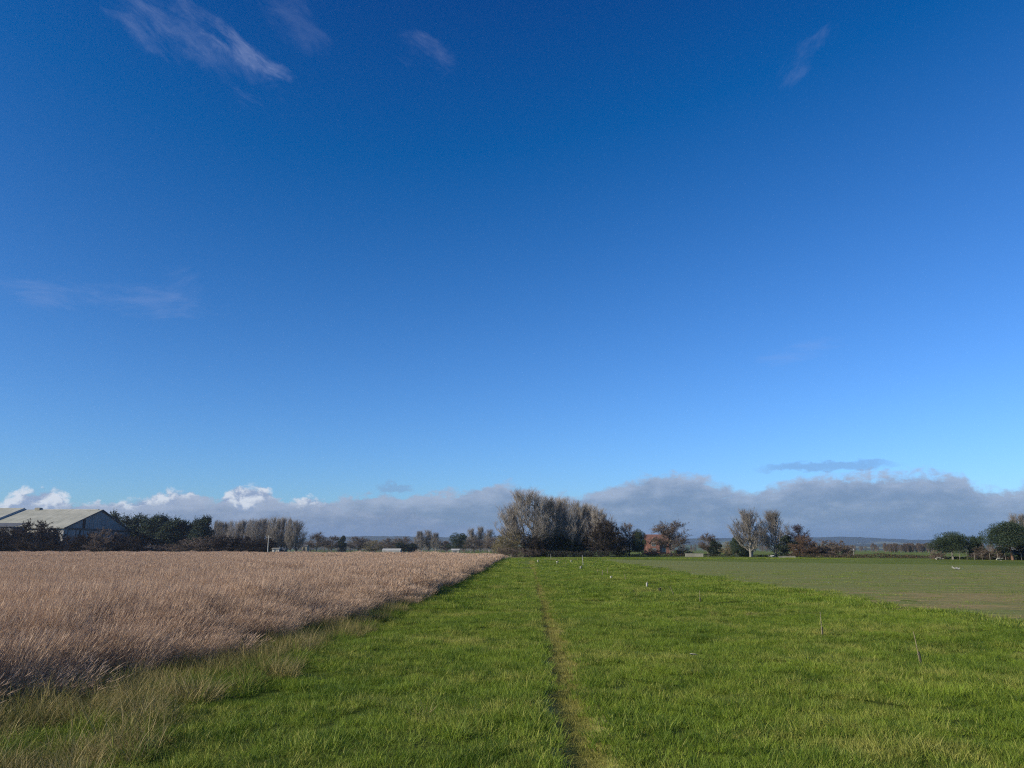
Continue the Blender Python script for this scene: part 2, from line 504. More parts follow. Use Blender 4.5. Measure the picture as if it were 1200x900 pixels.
def scatter(name, protos, pts, rot, scl, pick, mat):
    """ONE object: its mesh holds the tuft kinds and the scatter points; geometry nodes plants a tuft on every point"""
    Vs, Fs, Ts, ids = [], [], [], []; off = 0
    for i, (V, F, T) in enumerate(protos):
        Vs.append(V); Fs.append(F + off); Ts.append(T); ids.append(np.full(len(V), i)); off += len(V)
    npt = len(pts)
    V = np.concatenate(Vs + [pts]); Ff = np.concatenate(Fs)
    z3 = np.zeros((off, 3))
    at_ = {'tint': np.concatenate(Ts + [np.zeros(npt)]), 'gid': np.concatenate(ids + [np.full(npt, -1)]).astype(int),
           'rot': np.concatenate([z3, rot]), 'scl': np.concatenate([z3 + 1, scl]), 'pick': np.concatenate([np.zeros(off), pick]).astype(int)}
    o = link(name, mesh_from(name, V, Ff, mat, at_))
    ng = bpy.data.node_groups.new(name, 'GeometryNodeTree')
    ng.interface.new_socket('Geometry', in_out='INPUT', socket_type='NodeSocketGeometry')
    ng.interface.new_socket('Geometry', in_out='OUTPUT', socket_type='NodeSocketGeometry')
    nn = ng.nodes.new; L = ng.links.new
    gi = nn('NodeGroupInput'); go = nn('NodeGroupOutput')
    def na(nm, typ):
        n = nn('GeometryNodeInputNamedAttribute'); n.data_type = typ; n.inputs['Name'].default_value = nm; return n.outputs['Attribute']
    g = na('gid', 'INT')
    cmp_ = nn('FunctionNodeCompare'); cmp_.data_type = 'INT'; cmp_.operation = 'GREATER_EQUAL'
    L(g, [s for s in cmp_.inputs if s.type == 'INT'][0]); [s for s in cmp_.inputs if s.type == 'INT'][1].default_value = 0
    sp = nn('GeometryNodeSeparateGeometry'); sp.domain = 'POINT'
    L(gi.outputs[0], sp.inputs['Geometry']); L(cmp_.outputs[0], sp.inputs['Selection'])
    si = nn('GeometryNodeSplitToInstances'); si.domain = 'POINT'
    L(sp.outputs['Selection'], si.inputs['Geometry']); L(g, si.inputs['Group ID'])
    ip = nn('GeometryNodeInstanceOnPoints')
    L(sp.outputs['Inverted'], ip.inputs['Points']); L(si.outputs['Instances'], ip.inputs['Instance'])
    ip.inputs['Pick Instance'].default_value = True
    L(na('pick', 'INT'), ip.inputs['Instance Index'])
    er = nn('FunctionNodeEulerToRotation'); L(na('rot', 'FLOAT_VECTOR'), er.inputs[0]); L(er.outputs[0], ip.inputs['Rotation'])
    L(na('scl', 'FLOAT_VECTOR'), ip.inputs['Scale'])
    L(ip.outputs[0], go.inputs[0])
    md = o.modifiers.new('scatter', 'NODES'); md.node_group = ng
    return tag(o, kind='stuff')

def jgrid(x0, x1, y0, y1, step, r):
    gx, gy = np.meshgrid(np.arange(x0, x1, step), np.arange(y0, y1, step))
    p = np.column_stack([gx.ravel(), gy.ravel()]) + r.uniform(-.5, .5, (gx.size, 2)) * step
    return p

def in_view(p, pad=3.0): return np.abs(p[:, 0]) < p[:, 1] * .70 + pad

def plant(name, protos, p, mat, r, smin=.8, smax=1.25, zs=None, zrot=math.pi, tilt=.06, dz=0.0):
    n = len(p)
    pts = np.column_stack([p, gh(p[:, 0], p[:, 1]) + dz])
    rot = np.column_stack([r.normal(0, tilt, n), r.normal(0, tilt, n), r.uniform(-zrot, zrot, n)])
    s = r.uniform(smin, smax, n)
    scl = np.column_stack([s, s, s * (zs if zs is not None else r.uniform(.85, 1.2, n))])
    return scatter(name, protos, pts, rot, scl, r.integers(0, len(protos), n), mat)

def grass_mat(name, dark, light, straw, wn=1.0, transl=.35):
    m, t, out = new_mat(name)
    P = position(t)
    tint = attr(t, 'tint')
    f = tint + (noise(t, P, 1.3, 4, .65) - .5) * 1.9 + (noise(t, P, .12, 3, .6) - .5) * 1.0
    c = mix(t, f.smooth(-.1, 1.05), dark, light)
    dry = (noise(t, P, .45, 4, .65) + noise(t, P, 2.5, 3, .6) * .35 + tint * .25).smooth(.78, 1.15)
    c = mix(t, dry * .75 * wn, c, straw)
    surf(t, out, c, .55, .25, transl)
    M[name] = m
    return m
grass_mat('turf', (.050, .104, .008), (.225, .305, .030), (.50, .44, .12))
grass_mat('worn_turf', (.16, .180, .032), (.37, .34, .085), (.42, .34, .12))
grass_mat('rough', (.070, .092, .012), (.40, .32, .12), (.54, .42, .21))

def tall_mat():
    m, t, out = new_mat('tall_dead_grass')
    P = position(t)
    tint = attr(t, 'tint')
    big = noise(t, scaled(t, P, (.10, .05, 0)), 1.0, 4, .6)
    f = (tint * .75 + (big - .5) * .4 + (noise(t, P, 1.2, 3, .6) - .5) * .35 + .08).smooth(0.0, 1.0)
    c = mix(t, f, (.32, .215, .138), (.68, .510, .365))
    c = mix(t, tint.smooth(.0, -.2), c, (.075, .085, .028))
    surf(t, out, c, .7, .2, .30)
    M['tall'] = m
tall_mat()

def clear_path(p, d): return np.abs(p[:, 0] - path_x(p[:, 1])) > d
# short grass, three distances
r = np.random.default_rng(11)
p = jgrid(-6, 17, 4.6, 24, .40, r)
p = p[in_view(p, 2.0) & (p[:, 0] > margin_x(p[:, 1]) - .9) & (p[:, 0] < crop_x(p[:, 1]) - 1.1) & clear_path(p, .38)]
plant('grass', [patch_turf(i, .60, 1000, .035, .100, .0044) for i in range(6)], p, M['turf'], r)
p = jgrid(-6, 17, 4.6, 30, .55, r)
p = p[in_view(p, 2.0) & (p[:, 0] > margin_x(p[:, 1]) - .3) & (p[:, 0] < crop_x(p[:, 1]) - .2) & clear_path(p, .42)]
p = p[r.random(len(p)) < .42]
plant('tussock_grass', [patch_tussock(40 + i, .11, 150, .07, .175, .0046) for i in range(5)], p, M['turf'], r, .7, 1.25)
p = jgrid(-6, 17, 4.8, 34, .9, r)
p = p[in_view(p, 1.0) & (p[:, 0] > margin_x(p[:, 1])) & (p[:, 0] < crop_x(p[:, 1])) & clear_path(p, .35)]
p = p[(np.sin(p[:, 0] * 1.9 + p[:, 1] * .8) * np.sin(p[:, 1] * 1.25 - p[:, 0]) + r.normal(0, .3, len(p))) > .62]
plant('dry_tufts', [patch_tussock(50 + i, .13, 90, .04, .15, .0046) for i in range(4)], p, M['rough'], r, .7, 1.4)
p = jgrid(-6, 40, 23, 66, .85, r)
p = p[in_view(p, 2.0) & (p[:, 0] > margin_x(p[:, 1]) - .6) & (p[:, 0] < crop_x(p[:, 1]) - 1.1) & clear_path(p, .74)]
plant('mid_grass', [patch_turf(60 + i, 1.3, 1700, .045, .12, .009) for i in range(5)], p, M['turf'], r)
p = jgrid(-6, 60, 64, 150, 2.1, r)
p = p[in_view(p, 2.0) & (p[:, 0] > margin_x(p[:, 1]) - .8) & ((p[:, 0] < crop_x(p[:, 1]) - .6) | (p[:, 1] > 137)) & clear_path(p, 1.35)]
plant('far_grass', [patch_turf(80 + i, 3.0, 1400, .05, .12, .03) for i in range(4)], p, M['turf'], r)
# thin short growth on the worn path
yy = np.concatenate([np.arange(4.6, 40, .16), np.arange(40, 118, .35)])
p = np.column_stack([path_x(yy) + r.uniform(-.2, .2, len(yy)), yy])
p = np.concatenate([p, np.column_stack([path_x(yy) + .12 + r.uniform(-.2, .22, len(yy)), yy])])
plant('path_grass', [patch_turf(100 + i, .42, 420, .015, .06, .0045, .3) for i in range(4)], p, M['worn_turf'], r, .8, 1.2)
for side, nm in ((-1, 'path_edge_grass'), (1, 'path_side_grass')):
    yy = np.arange(4.6, 66, .17)
    q = np.column_stack([path_x(yy) + side * r.uniform(.25, .46, len(yy)), yy])
    plant(nm, [patch_turf(120 + i, .30, 190, .04, .13 if side < 0 else .09, .006) for i in range(4)], q, M['turf'], r, .8, 1.2)
# rough margin between mown strip and the tall field
p = jgrid(-11, 2, 4.6, 46, .24, r)
p = p[in_view(p, 2.0) & (p[:, 0] < margin_x(p[:, 1]) + .05 + .3 * np.sin(p[:, 1] * 1.3) * np.exp(-p[:, 1] / 40)) & (p[:, 0] > tall_x(p[:, 1]) - 1.5)]
cl = np.sin(p[:, 0] * 2.1 + p[:, 1] * .9) * np.sin(p[:, 1] * 1.5 - p[:, 0] * .8) + .6 * np.sin(p[:, 0] * 4.3 - p[:, 1] * 2.2) + r.normal(0, .35, len(p))
q = p[cl < -.15]
plant('rough_turf', [patch_tussock(190 + i, .16, 200, .08, .24, .0048) for i in range(4)], q, M['turf'], r, .7, 1.3)
p = p[cl > -.45]
plant('rough_grass', [patch_tussock(140 + i, .20, 280, .09, .32, .0044) for i in range(6)], p, M['rough'], r, .6, 1.35)
yy = np.arange(38, 132, .45)
p = np.column_stack([margin_x(yy) - .1 + r.uniform(-.35, .25, len(yy)), yy])
plant('verge_grass', [patch_tussock(160 + i, .35, 180, .1, .28, .012) for i in range(4)], p, M['turf'], r, .8, 1.3)
# tall dead grass: near, middle, far
def edge_h(p): return .42 + .58 * np.clip((tall_x(p[:, 1]) - p[:, 0]) / 2.0, 0, 1) + np.random.default_rng(6).uniform(-.12, .12, len(p))
def in_tall(p):
    ok = p[:, 0] < tall_x(p[:, 1]) + (.3 * np.sin(p[:, 1] * 1.1) + .25 * np.sin(p[:, 1] * 2.7 + 1)) * np.exp(-p[:, 1] / 30) - .9 * np.random.default_rng(5).random(len(p)) ** 2 * np.exp(-p[:, 1] / 25)
    fx = np.array([q[0] for q in TALL_FAR])[::-1]; fy = np.array([q[1] for q in TALL_FAR])[::-1]
    return ok & (p[:, 1] < np.interp(p[:, 0], fx, fy))
lean = dict(zrot=.55, tilt=.07)
p = jgrid(-30, 1, 5.5, 26, .55, r); p = p[in_view(p, 2.5) & in_tall(p)]
plant('tall_grass', [patch_stems(200 + i, .75, 900, .45, .95, .0026, 300, .005) for i in range(6)], p, M['tall'], r, .9, 1.12, zs=edge_h(p), **lean)
yy = np.arange(25, 132, .35); q = np.column_stack([tall_x(yy) - r.uniform(.0, 1.1, len(yy)), yy])
plant('edge_tall_grass', [patch_stems(230 + i, .6, 260, .4, .8, .0065, 60, .010) for i in range(4)], q, M['tall'], r, .8, 1.15, **lean)
p = jgrid(-75, 1, 25, 84, 1.25, r); p = p[in_view(p, 3) & in_tall(p) & (p[:, 0] < tall_x(p[:, 1]) - .35)]
plant('mid_tall_grass', [patch_stems(220 + i, 1.7, 2200, .52, .92, .0048, 300, .010) for i in range(5)], p, M['tall'], r, .92, 1.1, zs=edge_h(p), **lean)
p = jgrid(-165, 1, 82, 217, 2.8, r); p = p[in_view(p, 4) & in_tall(p) & (p[:, 0] < tall_x(p[:, 1]) - 1.3)]
plant('far_tall_grass', [patch_stems(240 + i, 3.8, 2600, .55, .9, .0135, 60, .03) for i in range(4)], p, M['tall'], r, .95, 1.1, **lean)
yy = np.repeat(np.arange(12, 110, .3), 3)
p = np.column_stack([crop_x(yy) - 1.2 + np.abs(r.normal(0, .55, len(yy))) * r.choice([-.3, 1.0, 1.0], len(yy)) + .35 * np.sin(yy * .7), yy]); p = p[in_view(p, 1)]
plant('crop_edge_grass', [patch_tussock(180 + i, .28, 110, .05, .14, .009) for i in range(4)], p, M['turf'], r, .6, 1.3, dz=.04)
# thin crop rows near the front corner of the sown field
p = jgrid(8, 60, 10, 60, 1.5, r); p = p[in_view(p, 1) & (p[:, 0] > crop_x(p[:, 1])) & (p[:, 1] < 135 - p[:, 0])]
plant('young_crop', [patch_turf(260 + i, 1.3, 220, .02, .06, .009, .3) for i in range(4)], p, M['turf'], r, dz=.05)

exec_parts = []
# ------------------------------------------------------------------ trees
def bez(a, b, c, k):
    t = np.linspace(0, 1, k)[None, :, None]
    return a[:, None] * (1 - t) ** 2 + 2 * b[:, None] * t * (1 - t) + c[:, None] * t * t

def bare_tree(seed, H=12.0, W=6.0, style='poplar', limbs=46, subs=11, twigs=9, tw=.017, forks=1):
    """leafless tree: tapered trunk(s), limbs that curve up into the crown, branches and fine twigs -> trunk mesh data, crown mesh data"""
    r = np.random.default_rng(seed)
    if style == 'poplar':   hb, up = .10, .46
    elif style == 'round':  hb, up = .20, .22
    else:                   hb, up = .03, .25
    def env(t):
        q = np.clip((t - hb * .6) / (1 - hb * .6), 0, 1)
        if style == 'poplar': return W / 2 * np.clip(np.sin(math.pi * np.clip(q * .80 + .12, 0, 1)), 0.05, 1) ** .75
        if style == 'round':  return W / 2 * np.sqrt(np.clip(1 - (q * 1.75 - .78) ** 2 / 1.02, .02, 1))
        return W / 2 * np.sqrt(np.clip(1 - (q * 1.35 - .40) ** 2, .03, 1))
    trunk = MB(); crown = MB()
    bases = []
    for f in range(forks):
        a0 = r.uniform(0, 6.28) if forks > 1 else 0
        lean = (.10 * W if forks > 1 else .02 * W)
        off = np.array([math.cos(f * 6.28 / forks + a0), math.sin(f * 6.28 / forks + a0), 0]) * lean
        top = np.array([off[0] * 2.6, off[1] * 2.6, H * (.93 if style != 'shrub' else .6) * r.uniform(.9, 1)])
        k = 9; tt = np.linspace(0, 1, k)[:, None]
        pts = off * .25 + (top - off * .25) * tt + np.column_stack([r.normal(0, .012 * H, k), r.normal(0, .012 * H, k), np.zeros(k)]) * np.sin(tt * 3.14)
        pts[0, 2] = -.15
        rad = (.019 * H / math.sqrt(forks)) * (1 - tt[:, 0] * .93) + .008
        rad[0] *= 1.35
        trunk.tubes(pts, rad, 7, .6)
        bases.append(pts)
    n = limbs
    src = r.integers(0, forks, n); h0 = hb + (.88 - hb) * r.random(n) ** 1.15
    h0[: n // 5] = hb + .15 * r.random(n // 5)
    fi = h0 * 8
    i0 = np.minimum(fi.astype(int), 7); fr = (fi - i0)[:, None]
    allb = np.stack(bases)
    S = allb[src, i0] * (1 - fr) + allb[src, i0 + 1] * fr
    az = r.uniform(0, 6.28, n); h1 = np.clip(h0 + up * r.uniform(.55, 1.35, n) * (1 - h0 * .35), 0, 1.0)
    er = env(h1) * r.uniform(.55, 1.0, n) ** .6
    E = np.stack([np.cos(az) * er, np.sin(az) * er, h1 * H], -1)
    if style == 'poplar': C = np.stack([S[:, 0] * .2 + E[:, 0] * .8, S[:, 1] * .2 + E[:, 1] * .8, S[:, 2] * .68 + E[:, 2] * .32], -1)
    else: C = np.stack([(S[:, 0] + E[:, 0]) * .55, (S[:, 1] + E[:, 1]) * .55, S[:, 2] * .35 + E[:, 2] * .65], -1)
    C += r.normal(0, .02 * H, C.shape)
    L = bez(S, C, E, 6)
    L[:, 1:-1] += r.normal(0, .008 * H, L[:, 1:-1].shape)
    LR = (.0062 * H * r.uniform(.7, 1.2, n))[:, None] * (1 - np.linspace(0, 1, 6) * .85)[None]
    trunk.tubes(L, LR, 4, .5)
    # branches
    m = n * subs
    li = np.repeat(np.arange(n), subs); tpos = r.uniform(.25, 1.0, m) * 5
    j = np.minimum(tpos.astype(int), 4); fr = (tpos - j)[:, None]
    S2 = L[li, j] * (1 - fr) + L[li, j + 1] * fr
    T2 = L[li, j + 1] - L[li, j]; T2 /= np.linalg.norm(T2, axis=1, keepdims=True) + 1e-9
    rd = r.normal(size=(m, 3)); rd /= np.linalg.norm(rd, axis=1, keepdims=True)
    upw = 1.0 if style == 'poplar' else (.30 if style == 'round' else .25)
    D = T2 * .55 + rd * .75; D[:, 2] += upw
    D /= np.linalg.norm(D, axis=1, keepdims=True)
    ln = (.055 + .085 * r.random(m)) * H * (1.25 if style == 'round' else 1)
    E2 = S2 + D * ln[:, None]
    C2 = (S2 + E2) / 2 + r.normal(0, .012 * H, (m, 3))
    B = bez(S2, C2, E2, 4)
    BR = (.0016 * H * r.uniform(.7, 1.2, m))[:, None] * (1 - np.linspace(0, 1, 4) * .75)[None] + .004
    crown.tubes(B, BR, 3, np.repeat(.35 + .4 * r.random(m), 12))
    # twigs
    q = m * twigs
    bi = np.repeat(np.arange(m), twigs); tp = r.uniform(.15, 1.0, q) * 3
    j = np.minimum(tp.astype(int), 2); fr = (tp - j)[:, None]
    S3 = B[bi, j] * (1 - fr) + B[bi, j + 1] * fr
    T3 = B[bi, j + 1] - B[bi, j]; T3 /= np.linalg.norm(T3, axis=1, keepdims=True) + 1e-9
    rd = r.normal(size=(q, 3)); rd /= np.linalg.norm(rd, axis=1, keepdims=True)
    D = T3 * .6 + rd * .75; D[:, 2] += upw * .7
    D /= np.linalg.norm(D, axis=1, keepdims=True)
    E3 = S3 + D * (((.035 + .075 * r.random(q)) if style == 'poplar' else (.025 + .05 * r.random(q))) * H)[:, None]
    V, Fq = spikes(S3, E3, tw * r.uniform(.6, 1.2, q))
    crown.add(V, Fq, np.repeat(.3 + .5 * r.random(q), 4))
    return trunk, crown, E3

def lobes_in(r, n, W, z0, z1, shape):
    """centres and radii of the leaf masses of an evergreen crown"""
    out = []
    for _ in range(n):
        t = r.random(); a = r.uniform(0, 6.28)
        if shape == 'dome':  w = math.sqrt(max(0.05, 1 - (t * 1.25 - .35) ** 2))
        elif shape == 'cone': w = .95 * (1 - t) ** .8 + .12
        elif shape == 'umbrella': w = math.sqrt(max(.05, 1 - (t * 1.1 - .15) ** 2))
        else: w = 1.0 - .5 * t
        q = W / 2 * w * r.uniform(.25, .82)
        out.append((math.cos(a) * q, math.sin(a) * q, z0 + (z1 - z0) * t, W * r.uniform(.11, .20)))
    return np.array(out)

def leafy_tree(seed, H=9.0, W=7.0, shape='dome', z0=.25, lobes=34, per=330, leaf=.26, spiky=0.0):
    r = np.random.default_rng(seed)
    trunk = MB(); crown = MB()
    Lb = lobes_in(r, lobes, W, H * z0, H * .90, shape)
    k = 7; tt = np.linspace(0, 1, k)[:, None]
    pts = np.array([0, 0, -.15]) + np.array([r.normal(0, .03 * H), r.normal(0, .03 * H), H * .8]) * tt
    trunk.tubes(pts, (.024 * H) * (1 - tt[:, 0] * .85) + .01, 7, .6)
    n = len(Lb)
    S = np.zeros((n, 3)); S[:, 2] = np.minimum(Lb[:, 2] * r.uniform(.45, .8, n), H * .75)
    S[:, :2] = np.interp(S[:, 2], pts[:, 2], pts[:, 0])[:, None] * [1, 0] + np.interp(S[:, 2], pts[:, 2], pts[:, 1])[:, None] * [0, 1]
    Cc = (S + Lb[:, :3]) / 2; Cc[:, 2] -= .02 * H
    trunk.tubes(bez(S, Cc, Lb[:, :3], 5), np.full((n, 1), .008 * H) * (1 - np.linspace(0, 1, 5) * .7)[None], 4, .4)
    for (x, y, z, rr) in Lb:
        d = r.normal(size=(per, 3)); d /= np.linalg.norm(d, axis=1, keepdims=True)
        rad = rr * (.45 + .6 * r.random(per) ** .6)
        d[:, 2] *= .72
        c = np.array([x, y, z]) + d * rad[:, None] + r.normal(0, .04 * rr, (per, 3))
        V, Fq = leaf_quads(c, leaf, r, .3)
        crown.add(V, Fq, np.repeat(np.clip(r.normal(.45, .22, per), 0, 1), 4))
    if spiky:
        ns = int(lobes * 14)
        li = r.integers(0, n, ns)
        d = r.normal(size=(ns, 3)); d[:, 2] = np.abs(d[:, 2]) + .6; d /= np.linalg.norm(d, axis=1, keepdims=True)
        a = Lb[li, :3] + d * (Lb[li, 3] * .7)[:, None]
        b = a + d * (spiky * r.uniform(.5, 1.2, ns))[:, None]
        for tq in np.linspace(.1, 1, 6):
            c = a * (1 - tq) + b * tq + r.normal(0, .06, a.shape)
            V, Fq = leaf_quads(c, leaf * (1.15 - .6 * tq), r, .2)
            crown.add(V, Fq, np.repeat(np.clip(r.normal(.45, .2, ns), 0, 1), 4))
    return trunk, crown, Lb[:, :3]

PROTO = {}
def proto(key, trunk, crown, tips, bark, leafm):
    V = np.concatenate(crown.V)
    H = np.percentile(V[:, 2], 99.6); W = 2 * np.percentile(np.abs(V[:, 0]), 98.5)
    PROTO[key] = (trunk.mesh('trunk', M[bark]), crown.mesh('crown', M[leafm]), H, W)

for i in range(4): proto(f'poplar{i}', *bare_tree(300 + i, 15, 6.5, 'poplar', 50, 13, 10, .0145), 'bark_grey', 'twig_grey')
proto('bigpoplar', *bare_tree(310, 16, 11, 'poplar', 74, 13, 10, .0140, forks=3), 'bark_grey', 'twig_grey')
for i in range(2): proto(f'palepoplar{i}', *bare_tree(320 + i, 13, 6.5, 'poplar', 56, 15, 10, .0125, forks=2 + i), 'bark_pale', 'twig_pale')
for i in range(3): proto(f'round{i}', *bare_tree(330 + i, 9, 7, 'round', 60, 13, 10, .026), 'bark_grey', 'twig_brown')
for i in range(4): proto(f'shrub{i}', *bare_tree(340 + i, 6, 7, 'shrub', 70, 13, 12, .036, forks=4), 'bark_dark', 'twig_dark')
for i in range(2): proto(f'brownshrub{i}', *bare_tree(350 + i, 5, 6, 'shrub', 66, 13, 12, .030, forks=4), 'bark_dark', 'twig_brown')
proto('olive', *bare_tree(360, 6, 5, 'shrub', 56, 12, 9, .020, forks=4), 'bark_grey', 'twig_olive')
proto('copper', *bare_tree(361, 7, 7, 'shrub', 60, 13, 11, .026, forks=3), 'bark_dark', 'twig_copper')
proto('purple', *bare_tree(362, 9, 6.5, 'round', 54, 13, 10, .026), 'bark_dark', 'twig_purple')
proto('bramble', *bare_tree(363, 2.2, 5, 'shrub', 60, 12, 10, .016, forks=4), 'bark_dark', 'twig_brown')
for i in range(3): proto(f'pine{i}', *leafy_tree(370 + i, 12, 10, 'rough', .16, 40, 300, .42, 1.2), 'bark_dark', 'leaf_pine')
for i in range(2): proto(f'holm{i}', *leafy_tree(380 + i, 9, 9, 'dome', .22, 44, 600, .20), 'bark_grey', 'leaf_holm')
for i in range(2): proto(f'umbrella{i}', *leafy_tree(385 + i, 9, 10, 'umbrella', .42, 46, 620, .20), 'bark_red', 'leaf_holm')
for i in range(3): proto(f'ivy{i}', *leafy_tree(390 + i, 8, 7, 'dome', .08, 42, 300, .34), 'bark_dark', 'leaf_ivy')
proto('paletrunk', *leafy_tree(395, 8, 9, 'dome', .28, 46, 620, .19), 'bark_pale', 'leaf_holm')

used = {}
def tree(name, key, px, ytop, Yd, wpx, label, cat='tree', group=None, rz=None, ground_z=-.03):
    tm, cm, H, W = PROTO[key]
    x, _, z = at(px, ytop, Yd)
    w = wpx / 900.0 * Yd / CP
    e = empty(name, (x, Yd, ground_z), rz if rz is not None else random.uniform(0, 6.28), (w / W, w / W, (z - ground_z) / H))
    tag(e, label, cat, group)
    link('trunk', tm, e); link('crown', cm, e)
    return e

GP = 'bare poplars in the row behind the pines'
# --- left: thorn shrubs before the hangar
GH = 'dark thorn shrubs before the hangar'
for k, px, yt, Yd, w, lab in [
    ('shrub0', -22, 616, 222, 50, 'dark bare thorn shrub cut by the edge, under the grey lean-to'),
    ('shrub1', 12, 618, 223, 40, 'dark bare thorn shrub below the raised part of the hangar roof'),
    ('shrub2', 44, 611, 221, 46, 'tallest rounded dark thorn shrub rising over the hangar eaves'),
    ('shrub3', 62, 619, 222, 34, 'small dark thorn shrub leaning on the tallest one by the white corner'),
    ('shrub0', 88, 627, 220, 34, 'low dark thorn shrub in front of the hangar corner'),
    ('shrub1', 106, 624, 222, 30, 'dark thorn shrub at the middle of the hangar gable'),
    ('brownshrub0', 124, 620, 219, 36, 'brown rounded thorn shrub in front of the hangar gable'),
    ('shrub3', 140, 626, 221, 26, 'dark thorn shrub beside the brown rounded one'),
    ('shrub2', 158, 630, 220, 34, 'low dark thorn shrub at the foot of the gable by the pines')]:
    tree('thorn_shrub', k, px, yt, Yd, w, lab, 'shrub', GH)
# --- pines right of the hangar
GPi = 'dark pines beside the hangar'
for k, px, yt, Yd, w, lab in [
    ('pine0', 132, 600, 300, 22, 'dark pine whose tip shows over the hangar roof slope'),
    ('pine1', 156, 603, 285, 34, 'tall dark pine closest to the hangar gable'),
    ('pine2', 182, 604, 280, 38, 'tall broad dark pine in the middle of the pine clump'),
    ('pine0', 204, 608, 276, 34, 'dark pine just past the middle of the clump, slightly shorter'),
    ('pine1', 220, 611, 278, 26, 'shorter dark pine second from the bare poplars'),
    ('pine2', 237, 605, 272, 24, 'dark pine with a sharp leader next to the bare poplars')]:
    tree('pine_tree', k, px, yt, Yd, w, lab, 'tree', GPi)
# --- brown shrubs along the hedge bank
GB = 'bare shrubs along the far hedge of the dead grass'
for k, px, yt, Yd, w, lab in [
    ('brownshrub1', 222, 631, 224, 34, 'reddish brown bare shrub below the last pine'),
    ('brownshrub0', 244, 629, 223, 36, 'brown bare shrub at the foot of the first poplars'),
    ('shrub1', 264, 628, 224, 36, 'dark bare shrub below the tall middle of the poplar row'),
    ('shrub2', 286, 629, 223, 38, 'wide dark bare shrub under the poplar row'),
    ('shrub0', 308, 631, 224, 32, 'dark bare shrub behind the utility pole'),
    ('brownshrub1', 196, 638, 226, 36, 'low brown scrub on the bank under the pine clump'),
    ('brownshrub0', 178, 639, 228, 30, 'low brown scrub on the bank beside the hangar thorns')]:
    tree('bare_shrub', k, px, yt, Yd, w, lab, 'shrub', GB)
# --- bare poplar row
tops = [611, 610, 611, 612, 610, 611, 609, 610, 608, 609, 607, 608, 606, 607, 606, 607, 608, 610]
for i, yt in enumerate(tops):
    px = 251 + i * 5.75 + random.uniform(-.8, .8)
    lab = ('leafless grey poplar at the open end of the row, leaning outward' if i == len(tops) - 1 else
           'leafless grey poplar at the pine end of the row' if i == 0 else 'leafless slender grey poplar inside the straight row behind the dark hedge')
    tree('poplar_tree', f'poplar{i % 4}', px, yt, 318 + (i % 4) * 5, random.uniform(13, 16) if i < len(tops) - 1 else 22, lab, 'tree', GP)
# --- distant tree line in the middle
GD = 'distant trees along the far side of the pasture'
for k, px, yt, Yd, w, lab, cat in [
    ('round0', 372, 624, 400, 24, 'round bare tree beside the poplar row, seen past its open end', 'tree'),
    ('round1', 390, 628, 420, 22, 'low bare tree between the round one and the small dark conifer', 'tree'),
    ('ivy0', 402, 628, 405, 10, 'small narrow dark conifer in the distant tree line', 'tree'),
    ('round2', 420, 629, 425, 26, 'wide brown bare tree just past the small dark conifer', 'tree'),
    ('olive', 438, 633, 400, 22, 'low olive tinted bush before the distant brown trees', 'bush'),
    ('round1', 455, 631, 430, 22, 'bare brown tree rising over the white polytunnel roof', 'tree'),
    ('round0', 472, 629, 425, 24, 'bare brown tree past the end of the white polytunnel', 'tree'),
    ('ivy1', 469, 636, 392, 12, 'small dark evergreen bush at the end of the polytunnel', 'bush'),
    ('ivy2', 482, 637, 394, 18, 'low dark evergreen bush before the pinkish bare poplars', 'bush'),
    ('palepoplar0', 492, 622, 420, 14, 'first of three pinkish bare poplars in the distance', 'tree'),
    ('palepoplar1', 502, 621, 425, 15, 'middle one of three pinkish bare poplars in the distance', 'tree'),
    ('palepoplar0', 511, 624, 418, 13, 'last of three pinkish bare poplars, by the round evergreen', 'tree'),
    ('holm0', 537, 625, 410, 24, 'round dark evergreen tree alone among bare trees in the distance', 'tree'),
    ('round2', 523, 634, 425, 16, 'low bare tree squeezed between the pinkish poplars and round evergreen', 'tree'),
    ('round0', 556, 631, 400, 24, 'low bare brown tree beside the round dark evergreen', 'tree'),
    ('palepoplar1', 552, 619, 460, 14, 'tall faint bare poplar behind the low brown tree', 'tree'),
    ('palepoplar0', 563, 617, 465, 14, 'tallest faint bare poplar in the hazy group short of the main clump', 'tree'),
    ('palepoplar1', 574, 620, 455, 14, 'faint bare poplar closest to the yellowish thicket of the main clump', 'tree'),
    ('round1', 578, 630, 390, 22, 'bare brown tree next to the yellowish thicket', 'tree'),
    ('olive', 590, 624, 330, 20, 'pale olive bush seen through the edge of the main clump', 'bush')]:
    tree('distant_tree' if cat == 'tree' else 'distant_bush', k, px, yt, Yd, w, lab, cat, GD)
# --- main clump
GM = 'tall bare poplars of the main clump'
tree('poplar_tree', 'bigpoplar', 616, 574, 182, 60, 'tallest spreading bare poplar with several stems at the path end', 'tree', GM, 1.0)
tree('poplar_tree', 'poplar3', 600, 590, 186, 26, 'bare poplar at the open edge of the main clump', 'tree', GM)
for i, (px, yt, w, lab) in enumerate([
    (640, 583, 24, 'bare poplar right behind the tallest spreading one'),
    (651, 585, 20, 'bare poplar second along from the tallest one, above dark ivy'),
    (661, 584, 21, 'high topped bare poplar in the middle of the clump'),
    (671, 588, 20, 'bare poplar just past the middle of the clump'),
    (681, 591, 21, 'bare poplar where the clump begins to step down'),
    (691, 592, 20, 'bare poplar above the dark rounded thicket'),
    (701, 597, 20, 'shorter bare poplar behind the dark rounded thicket'),
    (711, 603, 18, 'lowest bare poplar at the far end of the clump')]):
    tree('poplar_tree', f'poplar{(i + 1) % 4}', px, yt - 1, 186 + (i % 3) * 4, w * 1.45, lab, 'tree', GM)
GU = 'dark growth under the main clump'
